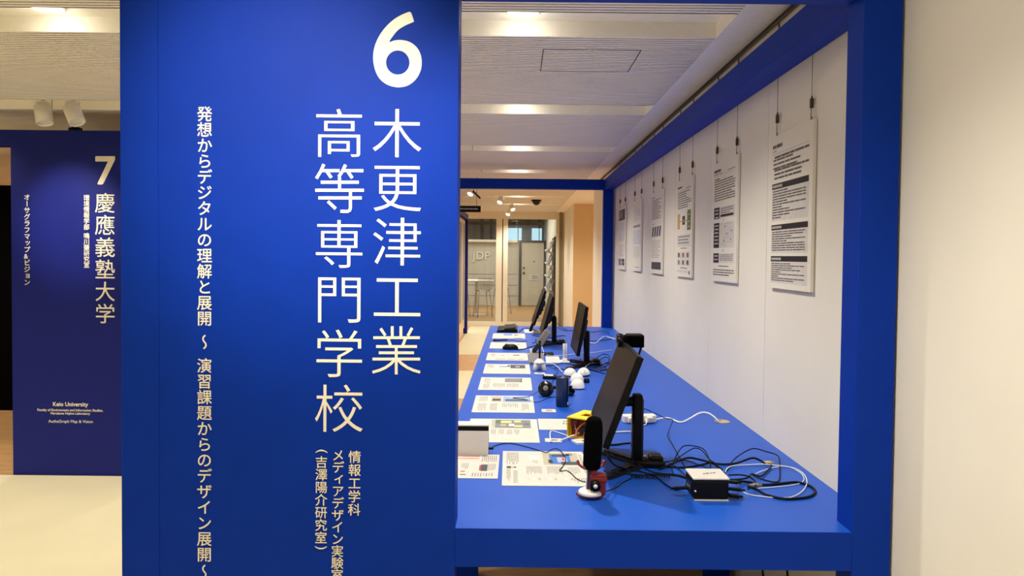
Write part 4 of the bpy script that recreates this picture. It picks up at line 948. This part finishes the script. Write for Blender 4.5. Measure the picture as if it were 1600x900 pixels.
for k, (lab, p) in enumerate((('black cable loop, largest at the foot of the middle monitor', [(930, 566), (934, 558, .02), (942, 553.5, .03), (950, 555, .025), (953, 561, .01), (948, 567), (940, 569)]),
        ('black cable loop, innermost at the foot of the middle monitor', [(932, 570), (938, 562, .015), (946, 558, .02), (952, 562, .01), (950, 570), (944, 573)]),
        ('flat black cable loop right of the middle monitor stand', [(928, 575), (938, 571), (948, 568, .01), (954, 571), (950, 577), (938, 579)]),
        ('black cable hanging from the middle screen to its foot', [at_x(907, 560, .44), at_z(908, 566, T+.05), (912, 572, .02), (918, 572, .02), (924, 567, .03)]),
        ('black cable lying left of the middle monitor foot', [(846, 572), (862, 571), (880, 568, .003), (895, 570, .003), (905, 574)]),
        ('black cable curving below the middle monitor foot', [(866, 574), (878, 577), (892, 577), (906, 574), (918, 577), (935, 581), (945, 584)]),
        ('black cable loop between the far monitors', [(858, 514), (862, 507, .02), (868, 504.5, .03), (874, 508, .02), (880, 513), (886, 515)]),
        ('black cable lying beyond the far pair of monitors', [(872, 512), (880, 516), (886, 517), (893, 516.5), (901, 516)]),
        ('black cable lying below the far pair of monitors', [(832, 524), (845, 526), (858, 528), (866, 526, .004), (878, 524.5), (884, 525)]),
        ('black cable from the mouse towards the far monitors', [(807, 547), (816, 546), (826, 543), (836, 540), (846, 537), (858, 534)]),
        ('black cable from the keyboard to the far monitor base', [(810, 518, .01), (814, 516, .004), (819, 512.5), (828, 513.5, .01), (836, 516, .01), (842, 520)]),
        ('black cable running from the last large sheet to the far stand', [(832, 536), (843, 534), (856, 534.5), (868, 533), (880, 531)]))):
    cable(lab, p, .0028 if k < 6 else .003)
t = thing('stylus', 'thin black pen-like stylus lying between the two farthest sheets', 'stylus', at_z(772, 533, T)+Vector((0, 0, .008)))
e = at_z(793, 532.5, T)-at_z(772, 533, T); b = MB(); b.cyl((0, 0, 0), e, .0065, DGREY, n=12); b.build('barrel', t); b = MB(); b.cyl(-e*.05, e*.12, .0078, BLACK, n=12); b.build('cap', t)
cable('thin cable lying beside the stylus between the farthest sheets', [(794, 532), (800, 531), (806, 532.5), (814, 533.5), (824, 533)], .002)
for px, x_, lab in ((1183, .86, 'black cable hanging below the table, left of two'), (1221, .95, 'black cable hanging below the table, right of two')):
    v = at_x(px, 892, x_); P = [Vector((x_, v.y, T-.03)), Vector((x_+.004, v.y, .55)), Vector((x_+.03, v.y+.01, .3)), Vector((x_+.02, v.y+.05, .05)), Vector((x_-.1, v.y+.2, .008))]
    b = MB(); b.tube(P, .004, CABLE, n=8); o = b.build('cable', origin=P[0]); tag(o, lab, 'cable')

# ------------------------------------------------------------------ beyond the table
t = thing('exhibition_booth', 'far dark booth frame with peach display board, seen edge-on across the aisle', 'exhibition booth', (-.98, 14.4, 0))
b = MB(); b.box((-.02, 0, 0), (.055, .1, 2.3), NAVY); b.build('post', t); b = MB(); b.box((-.04, -5, 2.2), (.05, 0, 2.3), NAVY); b.build('beam', t)
b = MB(); b.box((-.06, -5, .12), (.0, 0, 2.18), BEIGE); pb = b.build('display_board', t)
for k in range(14):
    b = MB(); b.box((.0, -3.6+.25*k, .3+.001*k), (.012, -3.42+.25*k, 2.1), [PH['grey'], PH['sand'], INKL][k % 3]); b.build('picture_strip', pb)
v = at_y(735.5, 326.5, 9)
t = thing('hanging_sign', 'black sign with a small white line of text hanging above the aisle', 'sign', (v.x-.06, 9, v.z))
b = MB(); b.box((-.2, 0, -.038), (.18, .02, .038), BLACK); sg = b.build('board', t)
b = MB()
for k in range(14): b.box((-.115+.019*k, -.001, -.006), (-.115+.019*k+.013, .0, .006 if k % 3 else .01), PAPER)
b.build('text_line', sg)
for x in (-.15, .13):
    b = MB(); b.cyl((x, .01, .038), (x, .01, HC-v.z), .003, STEEL, n=6); b.build('cord', t)
v = at_y(745, 305, 9.2)
t = thing('hanging_rod', 'slim dark rod hanging askew from a wire near the far ceiling', 'hanging rod', (v.x, 9.2, v.z))
b = MB(); b.cyl((-.05, 0, .05), (.045, 0, -.04), .012, DGREY, n=10); b.build('rod', t); b = MB(); b.tube([(-.04, 0, .04), (-.03, 0, .1), (-.03, 0, HC-v.z)], .004, CABLE, n=6); b.build('wire', t)
# letters on the back wall
t = thing('wall_lettering', 'raised pale letters J D P on the back wall behind the glass', 'sign', (-1.08, 22.69, 1.52))
for ch, x in (('J', -.21), ('D', .02), ('P', .24)):
    V, F = glyph(ch, .0); m_ = sum(p[0] for p in V)/len(V); me = bpy.data.meshes.new('letter')
    bm = bmesh.new(); vs_ = [bm.verts.new((x+(p[0]-m_)*.34, 0, (p[1]-.35)*.34)) for p in V]
    for f in F:
        try: bm.faces.new([vs_[i] for i in f])
        except ValueError: pass
    r_ = bmesh.ops.extrude_face_region(bm, geom=list(bm.faces)); bmesh.ops.translate(bm, vec=(0, -.05, 0), verts=[g for g in r_['geom'] if isinstance(g, bmesh.types.BMVert)])
    bmesh.ops.recalc_face_normals(bm, faces=bm.faces); bm.to_mesh(me); bm.free(); me.materials.append(WHITE); o = bpy.data.objects.new('letter', me); COL.objects.link(o); o.parent = t
# clear chairs and round table behind the glass
def chair(x, y, rz, lab):
    t = thing('bar_chair', lab, 'chair', (x, y, 0), rz, 'clear chairs behind the glass')
    b = MB(); b.lathe([(.0, .64), (.17, .64), (.18, .66), (.17, .68), (0, .675)], ACRYL, n=20, cap=False); b.build('seat', t)
    b = MB(); b.prism([(-.18, 0), (.18, 0), (.2, .14), (.17, .3), (-.17, .3), (-.2, .14)], .015, ACRYL, Matrix.Translation((0, .17, .68)) @ Matrix.Rotation(R(90), 4, 'X')); b.build('backrest', t)
    for sx in (-1, 1):
        for sy in (-1, 1):
            b = MB(); b.cyl((sx*.13, sy*.13, .65), (sx*.19, sy*.19, 0), .014, ACRYL, n=10); b.build('leg', t)
    b = MB(); b.tube([(.165*math.cos(a*math.pi/6), .165*math.sin(a*math.pi/6), .28) for a in range(13)], .01, ACRYL, n=8, smooth_path=0); b.build('foot_ring', t)
chair(-1.35, 18.3, R(160), 'clear acrylic high chair left of the white round table behind the glass')
chair(-.8, 18.4, R(200), 'clear acrylic high chair in front of the white round table behind the glass')
chair(-.36, 19.6, R(30), 'clear acrylic high chair at the right behind the glass pane')
t = thing('round_table', 'white round high table behind the glass partition', 'table', (-1.0, 19.2, 0))
b = MB(); b.lathe([(0, .86), (.44, .86), (.45, .875), (.44, .89), (0, .89)], WHITE, n=36, cap=False); b.build('tabletop', t)
b = MB(); b.cyl((0, 0, .02), (0, 0, .86), .035, SILVER, n=16); b.build('pole', t)
b = MB(); b.lathe([(.26, 0), (.26, .01), (.05, .03), (0, .03)], SILVER, n=28); b.build('foot', t)
# magazine rack at the right
t = thing('magazine_rack', 'tall rack of leaning magazines standing by the right wall behind the glass', 'rack', (.735, 17.4, 0))
b = MB(); b.box((.15, -.9, 0), (.18, .9, 1.95), DGREY); b.box((.11, -.92, 0), (.18, -.9, 1.95), DGREY); b.build('frame', t)
for k in range(5):
    b = MB(); X = Matrix.Translation((.04, 0, .42+.3*k)) @ Matrix.Rotation(R(28), 4, 'Y'); b.box((-.07, -.89, -.012), (.06, .89, 0), PALE, X); b.box((-.075, -.89, -.012), (-.065, .89, .03), PALE, X); b.build('shelf', t)
    for j in range(6):
        X2 = Matrix.Translation((.735+.02, 17.4-.72+.29*j, .44+.3*k)) @ Matrix.Rotation(R(24), 4, 'Y')
        b = MB(); b.box((-.012, -.1, .0), (.004, .1, .27), [PAPER, PH['pale'], PH['sand'], PH['grey'], BOARD, PH['sky']][(j*2+k) % 6]); b.box((-.0125, -.08, .17), (-.012, .08, .23), [INKG, PH['red'], PH['blue'], INK][(j+k) % 4])
        bmesh.ops.transform(b.bm, matrix=X2, verts=b.bm.verts); o = b.build('magazine', origin=(.755, 17.4-.72+.29*j, .44+.3*k))
        tag(o, 'magazine in the rack behind the glass, %s row, %s from the near end' % (['lowest', 'second lowest', 'middle', 'second highest', 'top'][k], ['first', 'second', 'third', 'fourth', 'fifth', 'sixth'][j]), 'magazine', 'magazines in the rack behind the glass')
